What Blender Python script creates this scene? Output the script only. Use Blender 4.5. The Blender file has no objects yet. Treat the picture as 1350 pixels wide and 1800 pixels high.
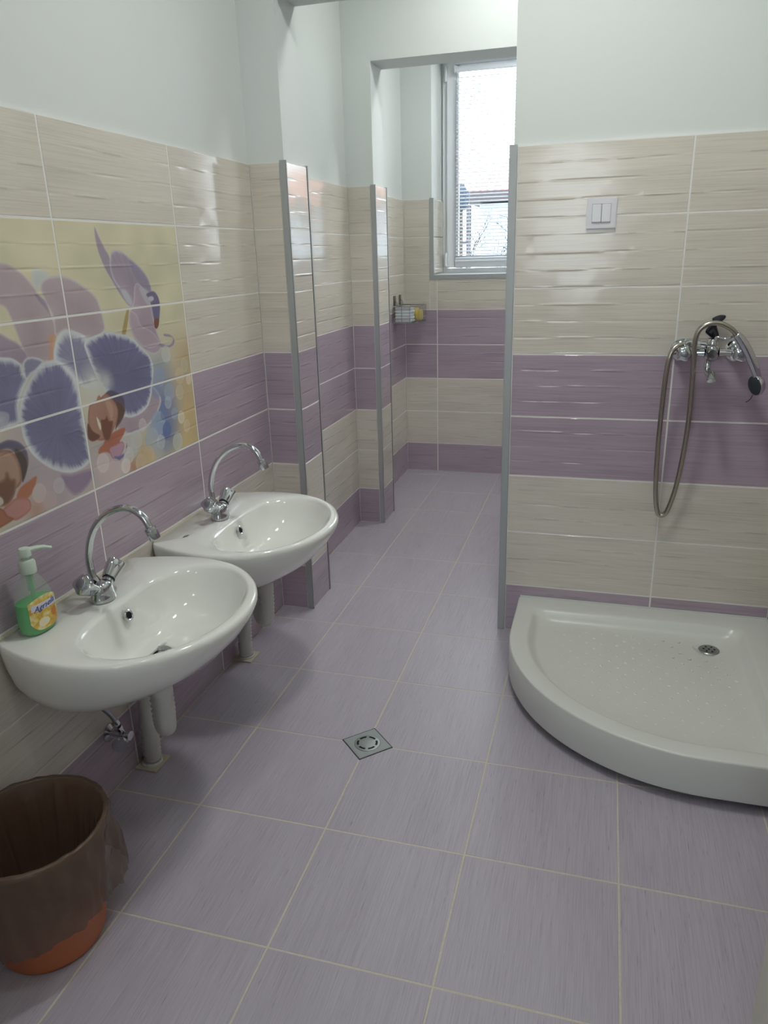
import bpy, bmesh, math, random
import numpy as np
from mathutils import Matrix, Vector, noise as mnoise
random.seed(7)
SC = bpy.context.scene
COL = SC.collection
PI = math.pi

# ------------------------------------------------------------------ camera
cam_data = bpy.data.cameras.new('camera')
cam = bpy.data.objects.new('camera', cam_data); COL.objects.link(cam)
YAW, PIT, ROL, F = -0.2865, -0.3309, -0.0284, 1313.74
_f = Vector((math.sin(YAW)*math.cos(PIT), math.cos(YAW)*math.cos(PIT), math.sin(PIT)))
_r = Vector((math.cos(YAW), -math.sin(YAW), 0)); _u = _r.cross(_f)
R_ = _r*math.cos(ROL)+_u*math.sin(ROL); U_ = -_r*math.sin(ROL)+_u*math.cos(ROL)
M = Matrix((( R_.x, U_.x, -_f.x, 1.1391), (R_.y, U_.y, -_f.y, -1.0036), (R_.z, U_.z, -_f.z, 1.2887), (0,0,0,1)))
cam.matrix_world = M
cam_data.sensor_fit = 'HORIZONTAL'; cam_data.sensor_width = 36; cam_data.lens = 36*F/1350
cam_data.clip_start = 0.02; cam_data.clip_end = 200
SC.camera = cam
# ------------------------------------------------------------------ world, exposure
W = bpy.data.worlds.new('overcast_sky'); SC.world = W; W.use_nodes = True
wn = W.node_tree.nodes['Background']
wn.inputs['Color'].default_value = (0.86, 0.93, 1.0, 1); wn.inputs['Strength'].default_value = 6.0
SC.view_settings.view_transform = 'Standard'; SC.view_settings.look = 'None'
SC.view_settings.gamma = 1; SC.view_settings.exposure = 0.12; SC.view_settings.use_curve_mapping = False
# lamps of the rooms: (x, y, watts)
ROOM_LAMPS = [(0.95, 0.70, 9.8), (1.05, -0.55, 3.2), (0.75, 2.00, 6.0), (0.85, 3.02, 7.5), (0.9, -1.70, 3.6)]
LAMP_COLOR = (0.975, 1.0, 0.975)
CY = SC.cycles
CY.use_light_tree = False; CY.max_bounces = 6; CY.diffuse_bounces = 3; CY.glossy_bounces = 3; CY.transmission_bounces = 4; CY.transparent_max_bounces = 12
CY.caustics_reflective = False; CY.caustics_refractive = False; CY.use_adaptive_sampling = True; CY.adaptive_threshold = 0.05
CY.use_denoising = True; CY.sample_clamp_indirect = 6

# ------------------------------------------------------------------ helpers
def s2l(c):
    c = c/255.0
    return c/12.92 if c <= 0.04045 else ((c+0.055)/1.055)**2.4
def rgb(r, g, b): return (s2l(r), s2l(g), s2l(b), 1)

def mat(name, col, rough=0.5, metal=0.0, coat=0.0, spec=0.5):
    m = bpy.data.materials.new(name); m.use_nodes = True
    b = m.node_tree.nodes['Principled BSDF']
    b.inputs['Base Color'].default_value = col; b.inputs['Roughness'].default_value = rough
    b.inputs['Metallic'].default_value = metal; b.inputs['Coat Weight'].default_value = coat
    b.inputs['Specular IOR Level'].default_value = spec
    return m
class NT:
    def __init__(s, m): s.t = m.node_tree; s.b = s.t.nodes['Principled BSDF']
    def n(s, typ, **k):
        x = s.t.nodes.new(typ)
        for a, v in k.items(): setattr(x, a, v)
        return x
    def l(s, a, b): s.t.links.new(a, b)
    def math(s, op, a, b=None, c=None, clamp=False):
        x = s.n('ShaderNodeMath', operation=op); x.use_clamp = clamp
        for i, v in enumerate((a, b, c)):
            if v is None: continue
            if isinstance(v, (int, float)): x.inputs[i].default_value = v
            else: s.l(v, x.inputs[i])
        return x.outputs[0]
    def vec(s, x, y, z):
        c = s.n('ShaderNodeCombineXYZ')
        for i, v in enumerate((x, y, z)):
            if isinstance(v, (int, float)): c.inputs[i].default_value = v
            else: s.l(v, c.inputs[i])
        return c.outputs[0]
    def noise(s, v, scale=1, detail=2, rough=0.5):
        x = s.n('ShaderNodeTexNoise'); s.l(v, x.inputs['Vector'])
        x.inputs['Scale'].default_value = scale; x.inputs['Detail'].default_value = detail; x.inputs['Roughness'].default_value = rough
        return x.outputs['Fac']
    def ramp(s, f, stops):
        x = s.n('ShaderNodeValToRGB'); s.l(f, x.inputs[0])
        e = x.color_ramp.elements
        e[0].position, e[0].color = stops[0]; e[1].position, e[1].color = stops[-1]
        for p, c in stops[1:-1]:
            q = e.new(p); q.color = c
        return x.outputs[0]
    def mix(s, f, a, b, mode='MIX'):
        x = s.n('ShaderNodeMix', data_type='RGBA', blend_type=mode)
        for sock, v in ((x.inputs[0], f), (x.inputs[6], a), (x.inputs[7], b)):
            if isinstance(v, (int, float)): sock.default_value = v
            elif isinstance(v, tuple): sock.default_value = v
            else: s.l(v, sock)
        return x.outputs[2]

def wall_tile_mat(name, base, grain, image=None):
    """glossy ceramic: fine horizontal grain, four wavy bands with short raised and sunken dashes between them"""
    m = mat(name, base, 0.13); t = NT(m)
    co = t.n('ShaderNodeTexCoord').outputs['Object']
    sp = t.n('ShaderNodeSeparateXYZ'); t.l(co, sp.inputs[0]); X, Z = sp.outputs[0], sp.outputs[2]
    rnd = t.math('MULTIPLY', t.n('ShaderNodeObjectInfo').outputs['Random'], 60)
    zb = t.math('DIVIDE', t.math('ADD', Z, 0.0), 0.0496)
    j = t.math('FLOOR', zb); f = t.math('SUBTRACT', zb, j)
    jr = t.math('ROUND', zb); g = t.math('SUBTRACT', zb, jr)            # distance to the nearest band line
    # dashes on the band lines
    dn = t.noise(t.vec(t.math('MULTIPLY', X, 9), t.math('MULTIPLY', jr, 7.31), rnd), 1, 0)
    prof = t.math('POWER', 2.718, t.math('MULTIPLY', t.math('MULTIPLY', g, g), -330))
    dash = t.math('MULTIPLY', t.math('SUBTRACT', dn, 0.5), prof)
    # slow tilt of each patch of a band
    pn = t.noise(t.vec(t.math('MULTIPLY', X, 7), t.math('MULTIPLY', j, 5.7), t.math('ADD', rnd, 9)), 1, 0)
    st = t.n('ShaderNodeMapRange', interpolation_type='SMOOTHSTEP'); t.l(pn, st.inputs[0])
    st.inputs[1].default_value = 0.44; st.inputs[2].default_value = 0.56
    tilt = t.math('MULTIPLY', t.math('SUBTRACT', st.outputs[0], 0.5), t.math('SUBTRACT', f, 0.5))
    h = t.math('ADD', t.math('MULTIPLY', dash, 0.0042), t.math('MULTIPLY', tilt, 0.0012))
    bp = t.n('ShaderNodeBump'); bp.inputs['Strength'].default_value = 1.0; bp.inputs['Distance'].default_value = 1.0
    t.l(h, bp.inputs['Height']); t.l(bp.outputs[0], t.b.inputs['Normal'])
    if image is None:
        a = t.noise(t.vec(t.math('MULTIPLY', X, 5), t.math('MULTIPLY', Z, 300), rnd), 1, 3, 0.65)
        big = t.noise(t.vec(t.math('MULTIPLY', X, 2), t.math('MULTIPLY', Z, 14), t.math('ADD', rnd, 4)), 1, 1)
        fac = t.math('ADD', t.math('MULTIPLY', a, 0.65), t.math('MULTIPLY', big, 0.35))
        c = t.ramp(fac, [(0.34, grain), (0.50, base), (0.75, tuple(min(1, v*1.10) for v in base[:3])+(1,))])
        dl = t.math('MULTIPLY', t.math('GREATER_THAN', dn, 0.60), prof)
        c = t.mix(t.math('MULTIPLY', dl, 0.22), c, tuple(v*0.55 for v in base[:3])+(1,))  # darker tint on some dashes: shade of the relief painted into the colour
        t.l(c, t.b.inputs['Base Color'])
    else:
        im = t.n('ShaderNodeTexImage'); im.image = image; im.interpolation = 'Linear'
        t.l(im.outputs[0], t.b.inputs['Base Color'])
    return m

def floor_tile_mat():
    m = mat('floor_tile_lilac', rgb(158,150,160), 0.32); t = NT(m)
    co = t.n('ShaderNodeTexCoord').outputs['Object']
    sp = t.n('ShaderNodeSeparateXYZ'); t.l(co, sp.inputs[0]); X, Y = sp.outputs[0], sp.outputs[1]
    rnd = t.math('MULTIPLY', t.n('ShaderNodeObjectInfo').outputs['Random'], 80)
    a = t.noise(t.vec(t.math('MULTIPLY', X, 520), t.math('MULTIPLY', Y, 9), rnd), 1, 3, 0.6)
    d = t.noise(t.vec(t.math('MULTIPLY', X, 420), t.math('MULTIPLY', Y, 24), t.math('ADD', rnd, 5)), 1, 1)
    big = t.noise(t.vec(t.math('MULTIPLY', X, 14), t.math('MULTIPLY', Y, 2), rnd), 1, 2)
    fac = t.math('ADD', t.math('MULTIPLY', a, 0.8), t.math('MULTIPLY', big, 0.25))
    c = t.ramp(fac, [(0.32, rgb(162,154,167)), (0.52, rgb(177,170,180)), (0.72, rgb(188,181,190))])
    mr = t.n('ShaderNodeMapRange'); t.l(d, mr.inputs[0]); mr.inputs[1].default_value = 0.68; mr.inputs[2].default_value = 0.80
    c = t.mix(t.math('MULTIPLY', mr.outputs[0], 0.6), c, rgb(124,114,132))
    t.l(c, t.b.inputs['Base Color'])
    bp = t.n('ShaderNodeBump'); bp.inputs['Distance'].default_value = 0.0004; bp.inputs['Strength'].default_value = 0.5
    t.l(a, bp.inputs['Height']); t.l(bp.outputs[0], t.b.inputs['Normal'])
    r = t.math('ADD', 0.27, t.math('MULTIPLY', big, 0.16)); t.l(r, t.b.inputs['Roughness'])
    return m

def speckle(m, scale, amount, dist=0.0006, col=None):
    t = NT(m); co = t.n('ShaderNodeTexCoord').outputs['Object']
    f = t.noise(co, scale, 3)
    if amount:
        bc = tuple(t.b.inputs['Base Color'].default_value)
        c = t.mix(t.math('MULTIPLY', f, amount), bc, col or tuple(v*0.6 for v in bc[:3])+(1,)); t.l(c, t.b.inputs['Base Color'])
    if dist:
        bp = t.n('ShaderNodeBump'); bp.inputs['Distance'].default_value = dist; bp.inputs['Strength'].default_value = 0.4
        t.l(f, bp.inputs['Height']); t.l(bp.outputs[0], t.b.inputs['Normal'])
    return m
def see_through(m, frac, tint=(1,1,1,1)):
    """thin film: part of the light goes straight on"""
    t = NT(m); out = t.t.nodes['Material Output']
    tr = t.n('ShaderNodeBsdfTransparent'); tr.inputs[0].default_value = tint
    mx = t.n('ShaderNodeMixShader'); mx.inputs[0].default_value = frac
    t.l(t.b.outputs[0], mx.inputs[1]); t.l(tr.outputs[0], mx.inputs[2]); t.l(mx.outputs[0], out.inputs[0])
    return m

M_PLASTER = speckle(mat('white_plaster', rgb(224,228,225), 0.75), 60, 0.03, 0.0004)
M_BEIGE = wall_tile_mat('beige_wall_tile', rgb(218,211,199), rgb(205,197,186))
M_PURPLE = wall_tile_mat('purple_wall_tile', rgb(180,164,176), rgb(167,150,164))
M_FLOOR = floor_tile_mat()
M_GROUT = speckle(mat('pale_grout', rgb(236,235,230), 0.7), 200, 0.1)
M_FGROUT = speckle(mat('floor_grout', rgb(216,210,196), 0.85), 90, 0.45, 0.0005, rgb(150,142,100))
M_ALU = speckle(mat('satin_aluminium', rgb(176,179,180), 0.42, 0.25), 40, 0.05, 0)
M_GAP = mat('dark_joint', rgb(60,60,62), 0.8)
M_CERAMIC = mat('white_ceramic', rgb(238,239,233), 0.10, 0, 0.4)
M_ACRYL = speckle(mat('white_acrylic', rgb(226,228,222), 0.28), 14, 0.10, 0, rgb(196,192,176))
M_CHROME = mat('chrome', rgb(205,208,212), 0.07, 1.0)
M_STEEL = mat('brushed_steel', rgb(165,168,172), 0.30, 1.0)
M_HOSE = mat('steel_hose', rgb(176,172,160), 0.25, 1.0)
M_PVC = mat('white_pvc', rgb(214,213,208), 0.38)
M_FRAME = mat('white_window_pvc', rgb(240,243,246), 0.30)
M_SLAT = mat('white_slat', rgb(236,240,246), 0.40)
M_BLACK = mat('black_rubber', rgb(30,31,33), 0.55)
M_DARK = mat('dark_hole', rgb(18,18,20), 0.9)

def mesh_obj(name, verts, faces, m, parent=None, smooth=False, link=True, loc=None):
    me = bpy.data.meshes.new(name); me.from_pydata([tuple(v) for v in verts], [], faces); me.validate()
    if smooth: me.polygons.foreach_set('use_smooth', [True]*len(me.polygons))
    me.materials.append(m)
    o = bpy.data.objects.new(name, me); COL.objects.link(o)
    if parent: o.parent = parent
    if loc: o.location = loc
    return o
class MB:
    """collects shapes, builds ONE mesh object"""
    def __init__(s): s.v = []; s.f = []
    def add(s, v, f):
        k = len(s.v); s.v += [tuple(p) for p in v]; s.f += [tuple(i+k for i in q) for q in f]; return s
    def box(s, x0, x1, y0, y1, z0, z1, bev=0.0):
        if bev <= 0:
            v = [(x,y,z) for x in (x0,x1) for y in (y0,y1) for z in (z0,z1)]
            f = [(0,1,3,2),(4,6,7,5),(0,4,5,1),(2,3,7,6),(0,2,6,4),(1,5,7,3)]
            return s.add(v, f)
        bm = bmesh.new(); bmesh.ops.create_cube(bm, size=1)
        bmesh.ops.scale(bm, vec=(x1-x0, y1-y0, z1-z0), verts=bm.verts)
        bmesh.ops.translate(bm, vec=((x0+x1)/2,(y0+y1)/2,(z0+z1)/2), verts=bm.verts)
        bmesh.ops.bevel(bm, geom=bm.edges[:], offset=bev, segments=2, affect='EDGES')
        bm.verts.index_update(); s.add([v.co for v in bm.verts], [tuple(v.index for v in f.verts) for f in bm.faces]); bm.free(); return s
    def tube(s, pts, r, n=12, cap=True, flat=None):
        P = [Vector(p) for p in pts]; rr = r if isinstance(r, (list, tuple)) else [r]*len(P)
        T = [(P[min(i+1,len(P)-1)]-P[max(i-1,0)]).normalized() for i in range(len(P))]
        a = Vector((0,0,1)) if abs(T[0].z) < .9 else Vector((1,0,0))
        nrm = T[0].cross(a).normalized(); v = []
        for i, p in enumerate(P):
            if i:
                ax = T[i-1].cross(T[i])
                if ax.length > 1e-7: nrm = Matrix.Rotation(T[i-1].angle(T[i]), 3, ax.normalized()) @ nrm
            b = T[i].cross(nrm)
            for k in range(n):
                t = 2*PI*k/n; v.append(p + (nrm*math.cos(t)+b*math.sin(t)*(flat or 1))*rr[i])
        f = [(i*n+k, i*n+(k+1)%n, (i+1)*n+(k+1)%n, (i+1)*n+k) for i in range(len(P)-1) for k in range(n)]
        if cap: f += [tuple(range(n-1,-1,-1)), tuple((len(P)-1)*n+k for k in range(n))]
        return s.add(v, f)
    def lathe(s, prof, n=24, at=(0,0,0), axis=(0,0,1), lobes=0, depth=0.0, sy=1.0):
        """prof: (radius, height) pairs along axis"""
        q = Vector((0,0,1)).rotation_difference(Vector(axis).normalized()); v = []
        for r, h in prof:
            for k in range(n):
                t = 2*PI*k/n; rr = r*(1-depth*(0.5-0.5*math.cos(lobes*t))) if lobes else r
                v.append(q @ Vector((rr*math.cos(t), rr*math.sin(t)*sy, h)) + Vector(at))
        L = len(prof)
        f = [(i*n+k, i*n+(k+1)%n, (i+1)*n+(k+1)%n, (i+1)*n+k) for i in range(L-1) for k in range(n)]
        if prof[0][0] > 1e-6: f.append(tuple(range(n-1,-1,-1)))
        if prof[-1][0] > 1e-6: f.append(tuple((L-1)*n+k for k in range(n)))
        return s.add(v, f)
    def loops(s, L, cap0=False, cap1=False):
        n = len(L[0]); v = [p for l in L for p in l]
        f = [(i*n+k, i*n+(k+1)%n, (i+1)*n+(k+1)%n, (i+1)*n+k) for i in range(len(L)-1) for k in range(n)]
        if cap0: f.append(tuple(range(n-1,-1,-1)))
        if cap1: f.append(tuple((len(L)-1)*n+k for k in range(n)))
        return s.add(v, f)
    def build(s, name, m, parent=None, smooth=False, angle=None):
        o = mesh_obj(name, s.v, s.f, m, parent, smooth)
        if smooth and angle:
            bm = bmesh.new(); bm.from_mesh(o.data)
            for e in bm.edges:
                if len(e.link_faces) == 2 and e.calc_face_angle(0) > math.radians(angle): e.smooth = False
            bm.to_mesh(o.data); bm.free()
        return o
def smooth_path(pts, k=6):
    P = [Vector(p) for p in pts]; P = [P[0]*2-P[1]] + P + [P[-1]*2-P[-2]]; out = []
    for i in range(1, len(P)-2):
        for j in range(k):
            t = j/k; a, b, c, d = P[i-1:i+3]
            out.append(0.5*((2*b)+(c-a)*t+(2*a-5*b+4*c-d)*t*t+(3*b-a-3*c+d)*t**3))
    out.append(P[-2]); return out
def resample(P, step):
    out = [P[0]]; acc = 0
    for a, b in zip(P, P[1:]):
        L = (b-a).length; d = step-acc
        while d <= L: out.append(a.lerp(b, d/L)); d += step
        acc = (acc+L) % step
    return out
def thing(name, label, cat, loc=(0,0,0), group=None, rz=0):
    o = bpy.data.objects.new(name, None); COL.objects.link(o); o.location = loc; o.rotation_euler = (0,0,rz); o.empty_display_size = .05
    o['label'] = label; o['category'] = cat
    if group: o['group'] = group
    return o
def struct(o): o['kind'] = 'structure'; return o
def lab(o, l): o['label'] = l; return o

# ------------------------------------------------------------------ structure
ZT, HH = 1.5806, 0.2003            # top of the tiling, height of a row
ROWS = [(max(0.0, ZT-(k+1)*HH), ZT-k*HH) for k in range(8)]
ROWMAT = [M_BEIGE]*3 + [M_PURPLE]*2 + [M_BEIGE]*2 + [M_PURPLE]
Y1, Y1B, Y2, Y2B, Y3 = 1.431, 1.621, 2.435, 2.625, 3.426
XR, XS, PX = 1.71, 0.840, 0.127     # right wall, edge of the openings, pillar depth
CEIL = 2.60
T = 0.010                           # tile stands proud of the plaster

def sbox(name, *boxes, m=M_PLASTER, parent=None):
    b = MB()
    for q in boxes: b.box(*q)
    return b.build(name, m, parent)
floor = struct(sbox('floor', (-.15, 1.87, -2.4, 3.8, -.12, -.011), m=M_FGROUT))
ceiling = struct(sbox('ceiling', (-.15, 1.87, -2.4, 3.8, CEIL, CEIL+.12)))
wall_left = struct(sbox('wall_left', (-.15, -T, -2.4, 3.8, -.011, CEIL)))
wall_right = struct(sbox('wall_right', (XR+T, 1.87, -2.4, 3.8, -.011, CEIL)))
wall_middle = struct(sbox('wall_middle', (-T, PX-T, Y1+T, Y1B-T, -.011, 2.05), (XS+T, XR+T, Y1+T, Y1B-T, -.011, 2.05), (-T, XR+T, Y1+T, Y1B-T, 2.05, CEIL)))
wall_inner = struct(sbox('wall_inner', (-T, PX-T, Y2+T, Y2B-T, -.011, 2.064), (XS+T, XR+T, Y2+T, Y2B-T, -.011, 2.064), (-T, XR+T, Y2+T, Y2B-T, 2.064, CEIL)))
WX0, WX1, WZ0, WZ1, WY = 0.172, 1.44, 1.170, 2.36, 3.70
wall_back = struct(sbox('wall_back', (-T, XR+T, Y3+T, 3.8, -.011, WZ0-T), (-T, WX0-T, Y3+T, 3.8, WZ0-T, WZ1), (WX1, XR+T, Y3+T, 3.8, WZ0-T, WZ1), (-T, XR+T, Y3+T, 3.8, WZ1, CEIL)))
wall_front = struct(sbox('wall_front', (-T, .56, -1.22, -1.10, -.011, CEIL), (1.46, XR+T, -1.22, -1.10, -.011, CEIL), (.56, 1.46, -1.22, -1.10, 2.08, CEIL)))
wall_corridor = struct(sbox('wall_corridor', (-T, XR+T, -2.4, -2.28, -.011, .95), (-T, .50, -2.4, -2.28, .95, 2.15), (1.20, XR+T, -2.4, -2.28, .95, 2.15), (-T, XR+T, -2.4, -2.28, 2.15, CEIL)))

# tiles: one mesh per size, each tile an object of its own
_tm = {}
def tile_mesh(w, h, m, tag='', th=T, bev=.0011, uv=None):
    key = (round(w,4), round(h,4), m.name, tag)
    if key in _tm: return _tm[key]
    b = bev
    v = [(b,0,b),(w-b,0,b),(w-b,0,h-b),(b,0,h-b), (0,b,0),(w,b,0),(w,b,h),(0,b,h), (0,th,0),(w,th,0),(w,th,h),(0,th,h)]
    f = [(0,1,2,3),(4,5,1,0),(5,6,2,1),(6,7,3,2),(7,4,0,3),(8,9,5,4),(9,10,6,5),(10,11,7,6),(11,8,4,7),(11,10,9,8)]
    me = bpy.data.meshes.new('wall_tile'); me.from_pydata(v, [], f); me.materials.append(m)
    if uv:
        ul = me.uv_layers.new(name='UVMap')
        for lp in me.loops:
            c = v[lp.vertex_index]; ul.data[lp.index].uv = ((uv[0]+c[0]-MY0)/(MY1-MY0), (uv[1]+c[2]-MZ0)/(MZ1-MZ0))
    _tm[key] = me; return me
RZ = {'L': PI/2, 'F': 0.0, 'R': -PI/2, 'B': PI}
def put_tile(parent, side, plane, a0, a1, z0, z1, m, gap=.0020, uv=None, tag=''):
    """side L: faces +x, spans y a0..a1; F: faces -y, spans x; R: faces -x; B: faces +y"""
    w, h = a1-a0-2*gap, z1-z0-2*gap
    if w < .004 or h < .004: return
    me = tile_mesh(w, h, m, tag, uv=uv)
    o = bpy.data.objects.new('wall_tile', me); COL.objects.link(o); o.parent = parent
    o.rotation_euler = (0, 0, RZ[side])
    j = random.uniform(-.00015, .00015)
    if side == 'L': o.location = (plane+j, a0+gap, z0+gap)
    elif side == 'F': o.location = (a0+gap, plane+j, z0+gap)
    elif side == 'R': o.location = (plane+j, a1-gap, z0+gap)
    else: o.location = (a1-gap, plane+j, z0+gap)
    return o
def tile_wall(parent, side, plane, cuts, grout=True, rows=None):
    for k, (z0, z1) in enumerate(ROWS):
        if rows and k not in rows: continue
        for a0, a1 in zip(cuts, cuts[1:]): put_tile(parent, side, plane, a0, a1, z0, z1, ROWMAT[k])
    if grout: grout_strip(parent, side, plane, cuts[0], cuts[-1], ROWS[rows[-1]][0] if rows else 0, ZT)
def grout_strip(parent, side, plane, a0, a1, z0, z1):
    d0, d1 = .0007, T
    if side == 'L': q = (plane-d1, plane-d0, a0, a1, z0, z1)
    elif side == 'R': q = (plane+d0, plane+d1, a0, a1, z0, z1)
    elif side == 'F': q = (a0, a1, plane+d0, plane+d1, z0, z1)
    else: q = (a0, a1, plane-d1, plane-d0, z0, z1)
    sbox('grout', q, m=M_GROUT, parent=parent)

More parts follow.
